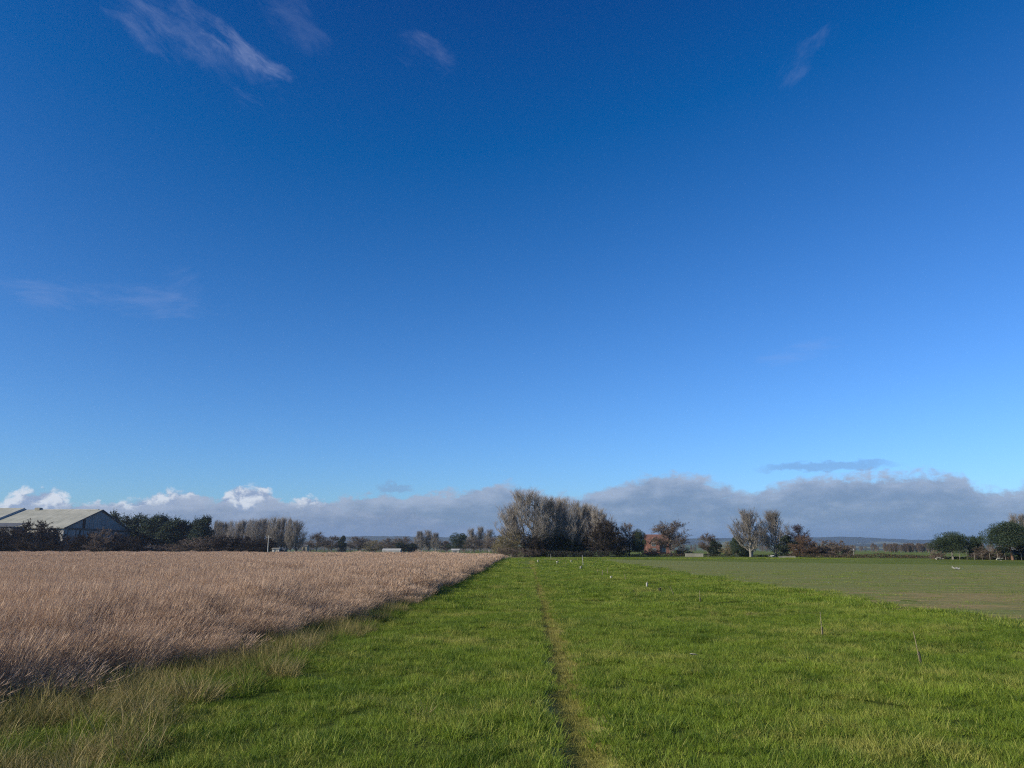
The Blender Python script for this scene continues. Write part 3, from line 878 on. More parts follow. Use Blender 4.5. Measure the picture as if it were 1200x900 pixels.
for k, px, yt, Yd, w, lab in [
    ('ivy0', 636, 632, 184, 26, 'dark ivy thicket at the foot of the tallest poplar'),
    ('ivy1', 652, 627, 187, 26, 'dark ivy thicket between the tallest poplar and the next ones'),
    ('ivy2', 668, 628, 186, 26, 'dark ivy thicket in the middle of the main clump'),
    ('ivy0', 684, 629, 188, 26, 'dark ivy thicket under the stepping down poplars'),
    ('shrub1', 707, 610, 182, 40, 'large dark rounded thicket at the far end of the clump'),
    ('shrub2', 725, 629, 186, 24, 'low dark thicket between the big rounded one and the brown tree')]:
    tree('dark_thicket', k, px, yt, Yd, w, lab, 'shrub', GU)
tree('yellow_thicket', 'olive', 588, 628, 178, 22, 'yellowish bare thicket at the open edge of the main clump', 'shrub')
tree('yellow_thicket', 'olive', 602, 620, 180, 22, 'taller yellowish thicket against the stems of the tallest poplar', 'shrub')
tree('dark_thicket', 'shrub2', 625, 628, 179, 30, 'dark bare thicket around the base of the tallest poplar', 'shrub')
for px, yt, w, lab in [(590, 641, 22, 'low reddish bramble mound at the open end of the clump'), (606, 642, 24, 'low reddish bramble mound beneath the yellowish thicket'), (622, 643, 20, 'low bramble mound where the grass path ends')]:
    tree('bramble_mound', 'bramble', px, yt, 172, w, lab, 'bramble', 'bramble mounds at the end of the path')
tree('round_tree', 'round1', 736, 613, 192, 26, 'bare reddish brown round tree between the dark rounded thicket and the small evergreen', 'tree')
tree('evergreen_tree', 'holm1', 748, 621, 190, 18, 'small dark evergreen tree beside the brick house', 'tree')
# --- right of the house
tree('bare_shrub', 'brownshrub0', 764, 642.5, 208, 22, 'reddish brown shrub hiding the foot of the brick house', 'shrub')
tree('bare_shrub', 'brownshrub1', 800, 641, 204, 20, 'brown bare shrub under the far side of the large round tree', 'shrub')
tree('round_tree', 'round2', 785, 611, 200, 40, 'large round bare tree with pale trunk in front of the brick house', 'tree')
tree('round_tree', 'round0', 829, 625, 196, 22, 'small round bare tree standing alone with a dark bush at its foot', 'tree')
tree('evergreen_bush', 'ivy2', 838, 634, 194, 16, 'dark evergreen bush joined to the small lone bare tree', 'bush')
tree('evergreen_bush', 'holm0', 862, 629, 186, 16, 'green holly bush just before the pale stemmed poplars', 'bush')
tree('bare_bush', 'olive', 853, 635, 190, 18, 'pale brown leafless bush before the green holly', 'bush')
tree('evergreen_bush', 'ivy1', 872, 640, 183, 14, 'low dark evergreen at the foot of the pale stemmed poplar', 'bush')
tree('pale_poplar', 'palepoplar1', 876, 597, 178, 38, 'tall pale stemmed bare poplar with a leaning white trunk', 'tree', 'pale bare poplars', .4)
tree('pale_poplar', 'palepoplar0', 905, 598, 180, 34, 'slightly smaller pale bare poplar beside the copper tree', 'tree', 'pale bare poplars', 2.2)
tree('evergreen_bush', 'ivy0', 921, 628, 176, 22, 'dark green bush between the pale poplars and the copper tree', 'bush')
tree('purple_tree', 'purple', 935, 615, 180, 26, 'dark purplish bare tree rising behind the copper one', 'tree')
tree('copper_tree', 'copper', 941, 628, 172, 30, 'rounded tree still holding copper brown leaves', 'tree')
tree('bare_shrub', 'shrub3', 952, 637, 174, 20, 'dark shrub at the foot of the copper leaved tree', 'shrub')
tree('bare_shrub', 'brownshrub0', 966, 633, 176, 28, 'brown bare shrub second out from the copper leaved tree', 'shrub')
tree('bare_shrub', 'brownshrub1', 982, 634, 174, 26, 'brown bare shrub at the outer end next to the white pole', 'shrub')
# --- far right
tree('holm_oak', 'paletrunk', 1113, 624, 134, 36, 'broad dark evergreen with a bright pale trunk', 'tree')
tree('pine_tree', 'pine1', 1143, 628, 136, 17, 'small narrow dark pine between the two broad evergreens', 'tree')
tree('umbrella_pine', 'umbrella0', 1181, 612, 124, 50, 'large umbrella topped pine with a reddish trunk', 'tree')
tree('umbrella_pine', 'umbrella1', 1214, 618, 130, 46, 'umbrella topped pine cut by the edge of view', 'tree')
tree('poplar_tree', 'palepoplar0', 1192, 602, 160, 30, 'pale bare tree whose twigs show above the umbrella pine', 'tree')
tree('evergreen_bush', 'ivy1', 1174, 641, 132, 16, 'low dark bush in the gap beneath the umbrella pine', 'bush')
for px, yt, w, k, lab in [(1149, 641, 20, 'brownshrub1', 'brown bare shrub beneath the narrow dark pine'), (1163, 643, 18, 'brownshrub0', 'brown bare shrub beside the trunk of the umbrella pine'), (1098, 645, 16, 'brownshrub1', 'low pale shrub between the brown hedge and the pale trunked evergreen')]:
    tree('bare_shrub', k, px, yt, 131, w, lab, 'shrub')
tree('evergreen_bush', 'ivy0', 1199, 636, 128, 26, 'dark bush between the reddish pine trunk and the edge pine', 'bush')

# ------------------------------------------------------------------ hedges
def hedge(name, pts, h, d, dens, mats, label, seed, leafy=.5, h_var=.35):
    r = np.random.default_rng(seed)
    P = np.array(pts, float); seg = np.linalg.norm(np.diff(P, axis=0), axis=1); cum = np.concatenate([[0], np.cumsum(seg)])
    n = int(cum[-1] * dens)
    s = r.uniform(0, cum[-1], n)
    c = np.column_stack([np.interp(s, cum, P[:, 0]), np.interp(s, cum, P[:, 1])])
    hh = h * (1 + h_var * (np.sin(s * .43 + seed) * .5 + np.sin(s * 1.1 + 2 * seed) * .3 + np.sin(s * 2.3) * .2))
    z = hh * r.random(n) ** .8 * .8
    w = d * np.sqrt(np.clip(1 - (z / (hh + .01)) ** 2, .1, 1))
    A = np.column_stack([c + r.normal(0, .35, (n, 2)) * w[:, None], z - .1])
    D = r.normal(size=(n, 3)); D[:, 2] = np.abs(D[:, 2]) + .5; D /= np.linalg.norm(D, axis=1, keepdims=True)
    mb = MB(); V, Fq = spikes(A, A + D * (h * r.uniform(.12, .30, n))[:, None], .02 * r.uniform(.6, 1.4, n)); mb.add(V, Fq, np.repeat(r.random(n), 4))
    e = empty(name, (P[0, 0], P[0, 1], 0)); tag(e, label, 'hedge')
    o = mb.build('branches', M[mats[0]], e); o.location = (-P[0, 0], -P[0, 1], 0)
    if leafy:
        k = int(n * leafy); q = r.integers(0, n, k)
        V, Fq = leaf_quads(A[q] * [1, 1, .9] + [0, 0, .1], .24, r, .2)
        mb = MB(); mb.add(V, Fq, np.repeat(r.random(k), 4)); o = mb.build('leaves', M[mats[1]], e); o.location = (-P[0, 0], -P[0, 1], 0)
    return e
def line(pxs, y0s, z=0): return [at(px, 644, Yd)[:2] for px, Yd in zip(pxs, y0s)]
hedge('field_hedge', line((-60, 60, 160), (219, 219, 219)), 1.75, 2.4, 130, ('twig_dark', 'leaf_ivy'), 'long dark clipped hedge below the hangar and its thorn shrubs', 3, 1.0, .12)
hedge('field_hedge', line((160, 215), (222, 224)), 1.2, 2.0, 130, ('twig_brown', 'leaf_bramble'), 'low reddish brown hedge bank below the pine clump', 4, .5, .2)
hedge('field_hedge', line((212, 313), (220, 222)), 2.3, 3.0, 130, ('twig_dark', 'leaf_ivy'), 'dark hedge running below the poplar row up to the white shed', 5, .8, .2)
hedge('distant_hedge', line((355, 470), (385, 388)), 2.2, 3.0, 45, ('twig_dark', 'leaf_ivy'), 'distant dark hedge between the poplar row and the polytunnel', 6, .7, .5)
hedge('distant_hedge', line((490, 586), (388, 380)), 2.4, 3.0, 45, ('twig_brown', 'leaf_ivy'), 'distant hedge from the pinkish poplars to the main clump', 7, .4, .5)
hedge('field_hedge', line((640, 722), (177, 179)), 1.7, 2.5, 150, ('twig_dark', 'leaf_ivy'), 'dense dark undergrowth hedge along the front of the main clump', 8, 1.2, .2)
hedge('field_hedge', line((720, 800), (186, 190)), 1.0, 2.0, 150, ('twig_dark', 'leaf_bramble'), 'low dark hedge in front of the brick house', 9, .5, .35)
hedge('field_hedge', line((800, 925), (192, 178)), .75, 1.8, 150, ('twig_dark', 'leaf_ivy'), 'low dark hedge before the pale poplars', 10, .5, .5)
hedge('field_hedge', line((925, 1092), (171, 148)), .95, 2.0, 170, ('twig_dark', 'leaf_bramble'), 'low dark hedge from the copper tree toward the pale trunked evergreen', 12, .5, .4)
hedge('field_hedge', line((1090, 1215), (139, 128)), .55, 1.2, 150, ('twig_brown', 'leaf_bramble'), 'thin brown scrub hedge along the fence under the pines', 13, .5, .5)

# far wood on the right that reads as one mass
def wood(name, pts, h, d, dens, mat, seed, n_tr):
    r = np.random.default_rng(seed)
    P = np.array(pts, float)
    mb = MB()
    for _ in range(n_tr):
        t = r.random(); c = P[0] * (1 - t) + P[1] * t
        x, y = c[0] + r.normal(0, 2), c[1] + r.uniform(0, d)
        H = h * r.uniform(.75, 1.05); W = H * r.uniform(.35, .6)
        mb.tubes(np.array([(x, y, -.2), (x + r.normal(0, .3), y, H * .5), (x + r.normal(0, .5), y, H * .95)]), np.array([.2, .13, .03]), 4, .6)
        n = dens
        t2 = r.random(n) ** .7
        a = r.uniform(0, 6.28, n); q = W / 2 * np.sqrt(np.clip(1 - (t2 * 1.6 - .7) ** 2, .03, 1)) * r.random(n) ** .5
        A = np.column_stack([x + np.cos(a) * q, y + np.sin(a) * q, H * (.08 + .86 * t2)])
        D = np.column_stack([np.cos(a) * .4, np.sin(a) * .4, np.ones(n)]) + r.normal(0, .3, (n, 3)); D /= np.linalg.norm(D, axis=1, keepdims=True)
        V, Fq = spikes(A, A + D * (H * r.uniform(.07, .16, n))[:, None], .035 * r.uniform(.6, 1.3, n)); mb.add(V, Fq, np.repeat(r.random(n), 4))
    return tag(mb.build(name, M[mat]), None, None, None, 'stuff')
wood('far_wood', line((1040, 1100), (480, 470)), 5.4, 22, 700, 'twig_brown', 21, 60)
wood('distant_woodland', line((340, 600), (560, 560)), 8.0, 30, 420, 'twig_brown', 22, 110)
wood('hazy_woodland', line((700, 1050), (620, 620)), 5.2, 30, 420, 'twig_brown', 23, 110)
wood('edge_woodland', line((1120, 1230), (420, 420)), 5.5, 30, 420, 'twig_brown', 24, 40)

# ------------------------------------------------------------------ hangar and other buildings
def hangar():
    Y0, Yr, Y1 = 235.0, 255.5, 276.0
    xr = at(75, 618, Y0)[0]
    ze = at(75, 618.3, Y0)[2]; zr = at(120, 597.8, Yr)[2]
    xs_ = at(28, 597.8, Yr)[0]; xl = xr - 95
    h = empty('hangar', (xr, Y0, 0)); tag(h, 'large grey hangar with pale lichened sheet roof and shaded gable', 'building')
    o3 = np.array([xr, Y0, 0])
    def P(x, y, z): return (x - o3[0], y - o3[1], z)
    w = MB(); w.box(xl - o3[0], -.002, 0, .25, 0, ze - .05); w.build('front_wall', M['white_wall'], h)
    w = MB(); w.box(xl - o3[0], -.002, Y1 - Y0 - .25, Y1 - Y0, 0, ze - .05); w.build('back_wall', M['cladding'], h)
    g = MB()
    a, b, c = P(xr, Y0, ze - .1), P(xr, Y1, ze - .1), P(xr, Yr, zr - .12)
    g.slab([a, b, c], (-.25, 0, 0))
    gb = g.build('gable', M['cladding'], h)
    for i in range(34):                                   # standing ribs of the sheeting
        y = 1.0 + i * 1.18; zt = (ze + (zr - ze) * (1 - abs(y - 20.5) / 20.5)) - .25
        if zt > ze + .2: MB().box(.001, .07, y, y + .10, ze + .15, zt).build('cladding_rib', M['cladding'], gb)
    d = MB(); d.box(-.25, 0, .26, Y1 - Y0 - .26, 0, ze - .45); dw = d.build('door_leaves', M['cladding'], h)
    for i in range(9): MB().box(.001, .10, 2.2 + i * 4.4, 2.38 + i * 4.4, .1, ze - .5).build('door_seam', M['rust_trim'], dw)
    t = MB(); t.box(.0, .30, -.1, Y1 - Y0 + .1, ze - .42, ze + .10); t.build('door_rail', M['rust_trim'], h)
    s = MB(); s.box(.012, .09, 10.0, 11.4, ze + .12, ze + 3.0); s.build('gable_opening', M['dark_gap'], h)
    s = MB(); s.box(.012, .09, 8.6, 9.3, .5, ze - .5); s.build('door_gap', M['dark_gap'], h)
    def slope(nm, x0, x1, lift):
        m = MB()
        m.slab([P(x0, Y0 - .6, ze - .25 + lift), P(x1, Y0 - .6, ze - .25 + lift), P(x1, Yr, zr + lift), P(x0, Yr, zr + lift)], (0, 0, .16))
        m.slab([P(x0, Yr + .002, zr + lift), P(x1, Yr + .002, zr + lift), P(x1, Y1 + .6, ze - .25 + lift), P(x0, Y1 + .6, ze - .25 + lift)], (0, 0, .16))
        return m.build(nm, M['roof_sheet'], h)
    slope('roof', xs_, xr + .35, 0)
    slope('raised_roof', xl, xs_ - .003, .55)
    m = MB(); m.slab([P(xs_, Y0 - .6, ze - .1), P(xs_, Yr, zr + .14), P(xs_, Yr, zr + .80), P(xs_, Y0 - .6, ze + .42)], (.28, 0, 0)); m.build('step_flashing', M['white_wall'], h)
    m = MB(); m.slab([P(xr + .352, Y0 - .65, ze - .45), P(xr + .352, Yr, zr - .22), P(xr + .352, Yr, zr + .2), P(xr + .352, Y0 - .65, ze - .05)], (.12, 0, 0))
    m.slab([P(xr + .352, Yr + .002, zr - .22), P(xr + .352, Y1 + .65, ze - .45), P(xr + .352, Y1 + .65, ze - .05), P(xr + .352, Yr + .002, zr + .2)], (.12, 0, 0)); m.build('bargeboard', M['rust_trim'], h)
    m = MB(); m.box(xs_ + 5 - o3[0], -1, Yr - Y0 - .35, Yr - Y0 + .35, zr + .05, zr + .30); m.build('ridge_cap', M['white_wall'], h)
    m = MB(); m.box(xs_ + 4 - o3[0], xs_ + 5.6 - o3[0], Yr - Y0 - .9, Yr - Y0 + .9, zr + .0, zr + .75); m.build('ridge_vent', M['pale_render'], h)
hangar()
def lean_to():
    xa, _, zt = at(24, 613, 229); xb = at(-40, 613, 229)[0]
    e = empty('lean_to', (xa, 229, 0)); tag(e, 'low dark roofed store standing before the raised end of the hangar roof', 'building')
    w = MB(); w.box(xb - xa, 0, -3, 3, 0, zt - 1.1); w.build('wall', M['dark_sheet'], e)
    m = MB(); m.slab([(xb - xa - .3, -3.3, zt - 1.15), (.3, -3.3, zt - 1.15), (.3, 3.2, zt), (xb - xa - .3, 3.2, zt)], (0, 0, .14)); m.build('roof', M['dark_sheet'], e)
lean_to()

def small_building(name, px0, px1, ytop, Yd, depth, roof_h, wallm, roofm, label, cat='building', endm=None):
    xa, _, zt = at(px0, ytop, Yd); xb = at(px1, ytop, Yd)[0]
    w = xb - xa; zw = zt - roof_h
    e = empty(name, ((xa + xb) / 2, Yd, 0)); tag(e, label, cat)
    m = MB(); m.box(-w / 2, w / 2, 0, depth, -.1, zw); m.build('wall', M[wallm], e)
    m = MB()
    m.slab([(-w / 2 - .15, -.2, zw - .02), (w / 2 + .15, -.2, zw - .02), (w / 2 + .15, depth / 2, zt), (-w / 2 - .15, depth / 2, zt)], (0, 0, .08))
    m.slab([(-w / 2 - .15, depth / 2 + .002, zt), (w / 2 + .15, depth / 2 + .002, zt), (w / 2 + .15, depth + .2, zw - .02), (-w / 2 - .15, depth + .2, zw - .02)], (0, 0, .08))
    m.build('roof', M[roofm], e)
    for sx in (-1, 1): MB().slab([(sx * (w / 2 - .01), .05, zw), (sx * (w / 2 - .01), depth - .05, zw), (sx * (w / 2 - .01), depth / 2, zt - .02)], (-sx * .1, 0, 0)).build('gable', M[endm or wallm], e)
    return e, w, zw, depth
e, w, zw, dp = small_building('white_shed', 319, 327, 642.3, 217, 2.5, .25, 'white_wall', 'pale_render', 'small white shed at the end of the dark hedge', 'shed')
m = MB(); m.box(-.3, .5, -.06, -.002, -.05, zw - .3); m.build('door', M['pale_render'], e)
e, w, zw, dp = small_building('grey_shed', 328, 334, 643.2, 218, 2.5, .2, 'timber', 'dark_sheet', 'small grey shed joined to the white shed', 'shed')
m = MB(); m.box(-.5, .3, -.06, -.002, -.05, zw - .2); m.build('door', M['rust_trim'], e)
e, w, zw, dp = small_building('pale_hut', 354, 360, 638.5, 345, 3.0, .7, 'pale_render', 'dark_sheet', 'little pale hut beside the open end of the poplar row', 'hut')
m = MB(); m.box(-.5, .1, -.06, -.002, 1.0, zw - .3); m.build('window', M['glass'], e)
e, w, zw, dp = small_building('polytunnel', 448, 469, 643.0, 372, 5.0, .9, 'white_wall', 'white_wall', 'long low white polytunnel on the far pasture', 'polytunnel')
m = MB(); m.box(-w / 2 + .5, w / 2 - .5, -.06, -.002, .1, zw - .35); m.build('side_vent', M['cladding'], e)
e, w, zw, dp = small_building('white_barn', 529, 538, 643.2, 372, 4.0, .7, 'pale_render', 'white_wall', 'small white roofed barn below the round dark evergreen', 'barn')
m = MB(); m.box(-1, .6, -.06, -.002, -.05, zw - .2); m.build('door', M['dark_sheet'], e)

def brick_house():
    Yd = 300.0
    x0, _, zr = at(758, 626.5, Yd); x1 = at(786, 626.5, Yd)[0]
    ze = at(760, 634.5, Yd)[2]; w = x1 - x0; D = 8.0
    e = empty('brick_house', (x0, Yd, 0)); tag(e, 'red brick house with tiled roof half hidden behind a bare tree', 'house')
    m = MB(); m.box(0, w, 0, D, -.1, ze); m.build('wall', M['brick'], e)
    for x in (.01, w - .21): MB().slab([(x, .02, ze), (x, D - .02, ze), (x, D / 2, zr - .1)], (.2, 0, 0)).build('gable', M['brick'], e)
    m = MB()
    m.slab([(-.3, -.4, ze - .15), (w + .3, -.4, ze - .15), (w + .3, D / 2, zr), (-.3, D / 2, zr)], (0, 0, .15))
    m.slab([(-.3, D / 2 + .002, zr), (w + .3, D / 2 + .002, zr), (w + .3, D + .4, ze - .15), (-.3, D + .4, ze - .15)], (0, 0, .15))
    rf = m.build('roof', M['roof_tile'], e)
    m = MB(); m.box(w - 2.2, w - 1.2, D / 2 - .4, D / 2 + .4, zr - .4, zr + 1.2); m.build('chimney', M['brick'], rf)
    # projecting gabled bay
    m = MB(); m.box(.6, 4.4, -1.6, -.002, -.1, ze - .6); by = m.build('bay', M['brick'], e)
    m = MB(); m.slab([(.6, -1.6, ze - .6), (4.4, -1.6, ze - .6), (2.5, -1.6, ze + 1.5)], (0, .3, 0)); m.build('bay_gable', M['brick'], by)
    m = MB()
    m.slab([(.3, -1.9, ze - .85), (2.5, -1.9, ze + 1.6), (2.5, 1.8, ze + 1.6), (.3, 1.8, ze - .85)], (0, 0, .14))
    m.slab([(2.502, -1.9, ze + 1.6), (4.7, -1.9, ze - .85), (4.7, 1.8, ze - .85), (2.502, 1.8, ze + 1.6)], (0, 0, .14))
    m.build('bay_roof', M['roof_tile'], by)
    for (x, z, y) in ((1.5, .9, -1.6), (1.5, 3.0, -1.6), (5.6, .9, 0), (5.6, 3.1, 0)):
        m = MB(); m.box(x - .1, x + 1.5, y - .08, y - .002, z - .1, z + 1.3); wn = m.build('window', M['white_plastic'], e)
        m = MB(); m.box(x + .02, x + .66, y - .10, y - .082, z, z + 1.2); m.box(x + .74, x + 1.38, y - .10, y - .082, z, z + 1.2); m.build('pane', M['glass'], wn)
brick_house()

# pale walls and low white things along the right hedge
def wall_piece(name, px0, px1, yt, Yd, mat, label, cat):
    xa, _, zt = at(px0, yt, Yd); xb = at(px1, yt, Yd)[0]
    e = empty(name, (xa, Yd, 0)); tag(e, label, cat)
    m = MB(); m.box(0, xb - xa, 0, .22, -.1, zt - .08); m.build('panel', M[mat], e)
    m = MB(); m.box(-.06, xb - xa + .06, -.05, .27, zt - .078, zt); m.build('coping', M[mat], e)
    return e
wall_piece('garden_wall', 803, 824, 648.3, 184, 'pale_render', 'low cream garden wall between the two round bare trees', 'wall')
wall_piece('garden_wall', 913, 932, 651.6, 166, 'pale_render', 'low whitish wall at the foot of the copper leaved tree', 'wall')
def log_pile(px, yt, Yd, n, label, cat, nm, mat):
    x, _, z = at(px, yt, Yd)
    e = empty(nm, (x, Yd, 0)); tag(e, label, cat)
    r = np.random.default_rng(int(px))
    m = MB()
    for i in range(n):
        a = r.uniform(0, 3.1); c = np.array([r.normal(0, z * .55), r.normal(0, .3), r.uniform(.08, max(.12, z * .8))])
        d = np.array([math.cos(a), math.sin(a) * .3, r.normal(0, .2)]) * z * .7
        m.tubes(np.stack([c - d, c, c + d]), np.full(3, z * .16), 6, r.random())
    m.build('rubble', M[mat], e)
log_pile(905, 650.6, 168, 9, 'small heap of whitish rubble below the second pale poplar', 'heap', 'rubble_heap', 'white_wall')
log_pile(1101, 652.6, 130, 9, 'small heap of pale stones before the pale trunked evergreen', 'heap', 'rubble_heap', 'pale_render')
log_pile(1172, 653.6, 121, 5, 'small white bundle lying at the fence under the umbrella pine', 'bundle', 'white_bundle', 'white_plastic')

# ------------------------------------------------------------------ poles, stakes, fence, litter
def pole(name, px, y0, y1, Yd, rad, mat, label, arm=False):
    x, _, z = at(px, y0, Yd)
    e = empty(name, (x, Yd, 0)); tag(e, label, 'pole')
    m = MB(); m.tubes(np.array([(0, 0, -.2), (0, 0, z * .5), (0, 0, z)]), np.array([rad * 1.2, rad, rad * .85]), 8); m.build('shaft', M[mat], e)
    m = MB()
    if arm: m.box(-.8, .8, -.06, .06, z - .5, z - .38)
    else: m.tubes(np.array([(0, 0, z + .001), (0, 0, z + .08)]), np.array([rad * 1.3, rad * .6]), 8)
    m.build('crossarm' if arm else 'cap', M[mat], e)
pole('utility_pole', 315, 627.5, 645, 216, .14, 'pole_grey', 'thin grey utility pole in front of the bare poplar row', True)
pole('white_pole', 1000, 643.2, 651, 250, .16, 'pole_grey', 'short white pole standing alone in front of the far hills')

def stake(px0, y0, px1, y1, kind, label, rad=.014):
    """planted cane or stake from its foot (px1,y1) to its top (px0,y0)"""
    bx, by = ground(px1, y1); gz = float(gh(bx, by))
    tx, _, tz = at(px0, y0, by)
    h = tz - gz
    nm = {'cane': 'garden_cane', 'sleeved': 'garden_cane', 'guard': 'tree_guard', 'sleeve': 'tree_sleeve', 'post': 'marker_post'}[kind]
    e = empty(nm, (bx, by, gz))
    tag(e, label, {'cane': 'cane', 'sleeved': 'cane', 'guard': 'tree guard', 'sleeve': 'tree guard', 'post': 'post'}[kind], 'planted canes and guards in a line through the grass')
    dx = tx - bx; k = np.linspace(0, 1, 6)[:, None]
    lean = np.array([dx, dx * .15, h])
    pts = np.array([0, 0, 0]) + lean * (k * 1.06 - .06) + np.column_stack([np.sin(k[:, 0] * 3.1) * .006, np.zeros(6), np.zeros(6)])
    if kind in ('cane', 'sleeved', 'post'):
        rr = rad * (1.1 if kind == 'post' else .7)
        m = MB(); m.tubes(pts, rr * (1 - .25 * k[:, 0]), 7)
        m.build('shaft', M['cane' if kind != 'post' else 'pole_grey'], e, True)
        m = MB()
        for q in (.3, .55, .8): m.tubes(np.array([lean * q, lean * q + [0, 0, .012]]), np.full(2, rr * 1.18), 7)
        m.build('joint', M['timber'], e, True)
    if kind in ('sleeved',):
        m = MB(); m.tubes(np.stack([lean * .0 + [.02, 0, 0], lean * .2 + [.022, 0, 0], lean * .40 + [.02, 0, 0]]), np.array([.017, .016, .013]), 8); m.build('sleeve', M['dark_sleeve'], e, True)
    if kind in ('guard', 'sleeve'):
        mat = 'white_plastic' if kind == 'guard' else 'dark_sleeve'
        m = MB(); m.tubes(np.stack([lean * 0, lean * .5, lean * .98]), np.array([.034, .033, .035]) * (rad / .014), 10); m.build('tube', M[mat], e, True)
        m = MB(); m.tubes(np.stack([lean * .05 + [.038 * rad / .014, 0, 0], lean * 1.25 + [.038 * rad / .014, 0, 0]]), np.array([.009, .008]) * (rad / .014), 6); m.build('cane', M['cane'], e, True)

for a in [
    (1070, 740, 1078, 778, 'sleeved', 'tall thin leaning cane with dark sleeve, closest to the viewer', .0095),
    (961, 717, 963, 746, 'sleeved', 'upright thin cane with dark sleeve, next after the closest leaning one', .010),
    (820, 692, 820, 707, 'sleeved', 'upright cane with dark foot before the sown field edge', .012),
    (785, 687, 790, 701, 'sleeved', 'leaning cane with dark foot beside a small dark sleeve', .013),
    (773, 689, 773, 693, 'sleeve', 'short dark sleeve low in the grass by the leaning cane', .02),
    (758, 682.5, 758, 689, 'guard', 'largest short white guard alone past the leaning cane', .016),
    (732, 673, 733, 681, 'cane', 'thin cane between two white guards', .024),
    (716, 675, 716, 680, 'guard', 'small white guard at the head of the close canes', .024),
    (711.5, 665, 712, 673, 'cane', 'faint cane at the crop side of the close cluster', .028),
    (706, 668, 705.5, 675, 'cane', 'pale cane in the middle of the close cluster', .036),
    (700, 667, 700.5, 672, 'cane', 'thin pale cane at the path side of the close cluster', .032),
    (682.3, 650.5, 683.5, 664, 'post', 'tall pale marker post standing above all the others', .03),
    (680.5, 663.5, 680.5, 668, 'guard', 'small white guard at the foot of the tall marker post', .034),
    (669.3, 656.8, 669.3, 660, 'guard', 'small bright white guard past the tall marker post', .040),
    (663, 658, 663, 663, 'cane', 'thin pale cane beside the far bright guards', .034),
    (660, 659, 660, 663, 'cane', 'short pale cane next to the wide white guard', .034),
    (653, 657.5, 653, 661, 'guard', 'wide white guard by the strip of bare soil', .048),
    (645.5, 649, 645.5, 656, 'post', 'thin grey post against the dark clump undergrowth', .03),
    (630, 656, 630.5, 659, 'guard', 'pale guard at the edge of the path near its end', .03),
    (627, 653, 627, 657, 'cane', 'pale cane at the very end of the path', .035)]:
    stake(*a)

# strip of bare soil with boards near the far guards
bx0, by0 = ground(640, 656.5); bx1, by1 = ground(678, 656.5)
sheet('bare_soil', [(bx0 - 1, by0 - 6), (bx1 - 1, by0 - 6), (bx1 + 1.5, by0 + 6), (bx0, by0 + 6)], .16, M['footpath'])

def litter(px, py, w, label, z=None, nm='paper_scrap'):
    x, y = ground(px, py); z = float(gh(x, y)) + (.13 if z is None else z)
    r = np.random.default_rng(int(px))
    n = 7; g = np.linspace(-.5, .5, n)
    Xg, Yg = np.meshgrid(g, g)
    V = np.column_stack([Xg.ravel() * w, Yg.ravel() * w * .7, (r.normal(0, .06, n * n) + .10 * np.abs(Xg.ravel()) + .2 * Yg.ravel()) * w])
    i_ = np.arange(n * n).reshape(n, n)
    F = np.stack([i_[:-1, :-1], i_[:-1, 1:], i_[1:, 1:], i_[1:, :-1]], -1).reshape(-1, 4)
    me = mesh_from(nm, V, F, M['white_plastic'])
    o = link(nm, me); o.location = (x, y, z); o.rotation_euler = (0, 0, r.uniform(0, 3))
    so = o.modifiers.new('thickness', 'SOLIDIFY'); so.thickness = .004
    tag(o, label, 'litter')
litter(813, 778, .09, 'white crumpled paper scrap lying in the green grass')
litter(1121, 668.3, .55, 'white plastic sheet scrap on the sown field near its far edge', .15, 'plastic_scrap')
litter(654, 671.5, .32, 'pale crumpled scrap in the grass between the path and the guards', .08)

def fence(name, pxs, Yds, n, h, label, rails=2, mat='timber', rad=.04):
    P = line(pxs, Yds)
    e = empty(name, (P[0][0], P[0][1], 0)); tag(e, label, 'fence')
    a = np.array([P[0][0], P[0][1], 0.0]); b = np.array([P[1][0], P[1][1], 0.0]); L = b - a
    r = np.random.default_rng(n)
    for i in range(n):
        c = L * i / (n - 1); hh = h * r.uniform(.9, 1.1)
        m = MB(); m.tubes(np.array([c + [0, 0, -.2], c + [r.normal(0, .03), 0, hh]]), np.array([rad, rad * .9]), 6, r.random()); m.build('post', M[mat], e)
    for k in range(rails):
        z = h * (.45 + .42 * k)
        m = MB(); m.tubes(np.array([[0, 0, z], L * .5 + [0, 0, z - .04], L + [0, 0, z]]), np.full(3, .005 if rad < .07 else .02), 4); m.build('wire', M['pole_grey'], e)
fence('field_fence', (1090, 1225), (133, 121), 16, 1.15, 'weathered post and wire fence under the pines', 2)
fence('pasture_fence', (335, 445), (300, 310), 22, 1.1, 'distant post fence on the pasture past the white shed', 2, 'timber', .09)
fence('pasture_fence', (472, 545), (312, 318), 14, 1.1, 'distant post fence on the pasture past the polytunnel', 2, 'timber', .09)

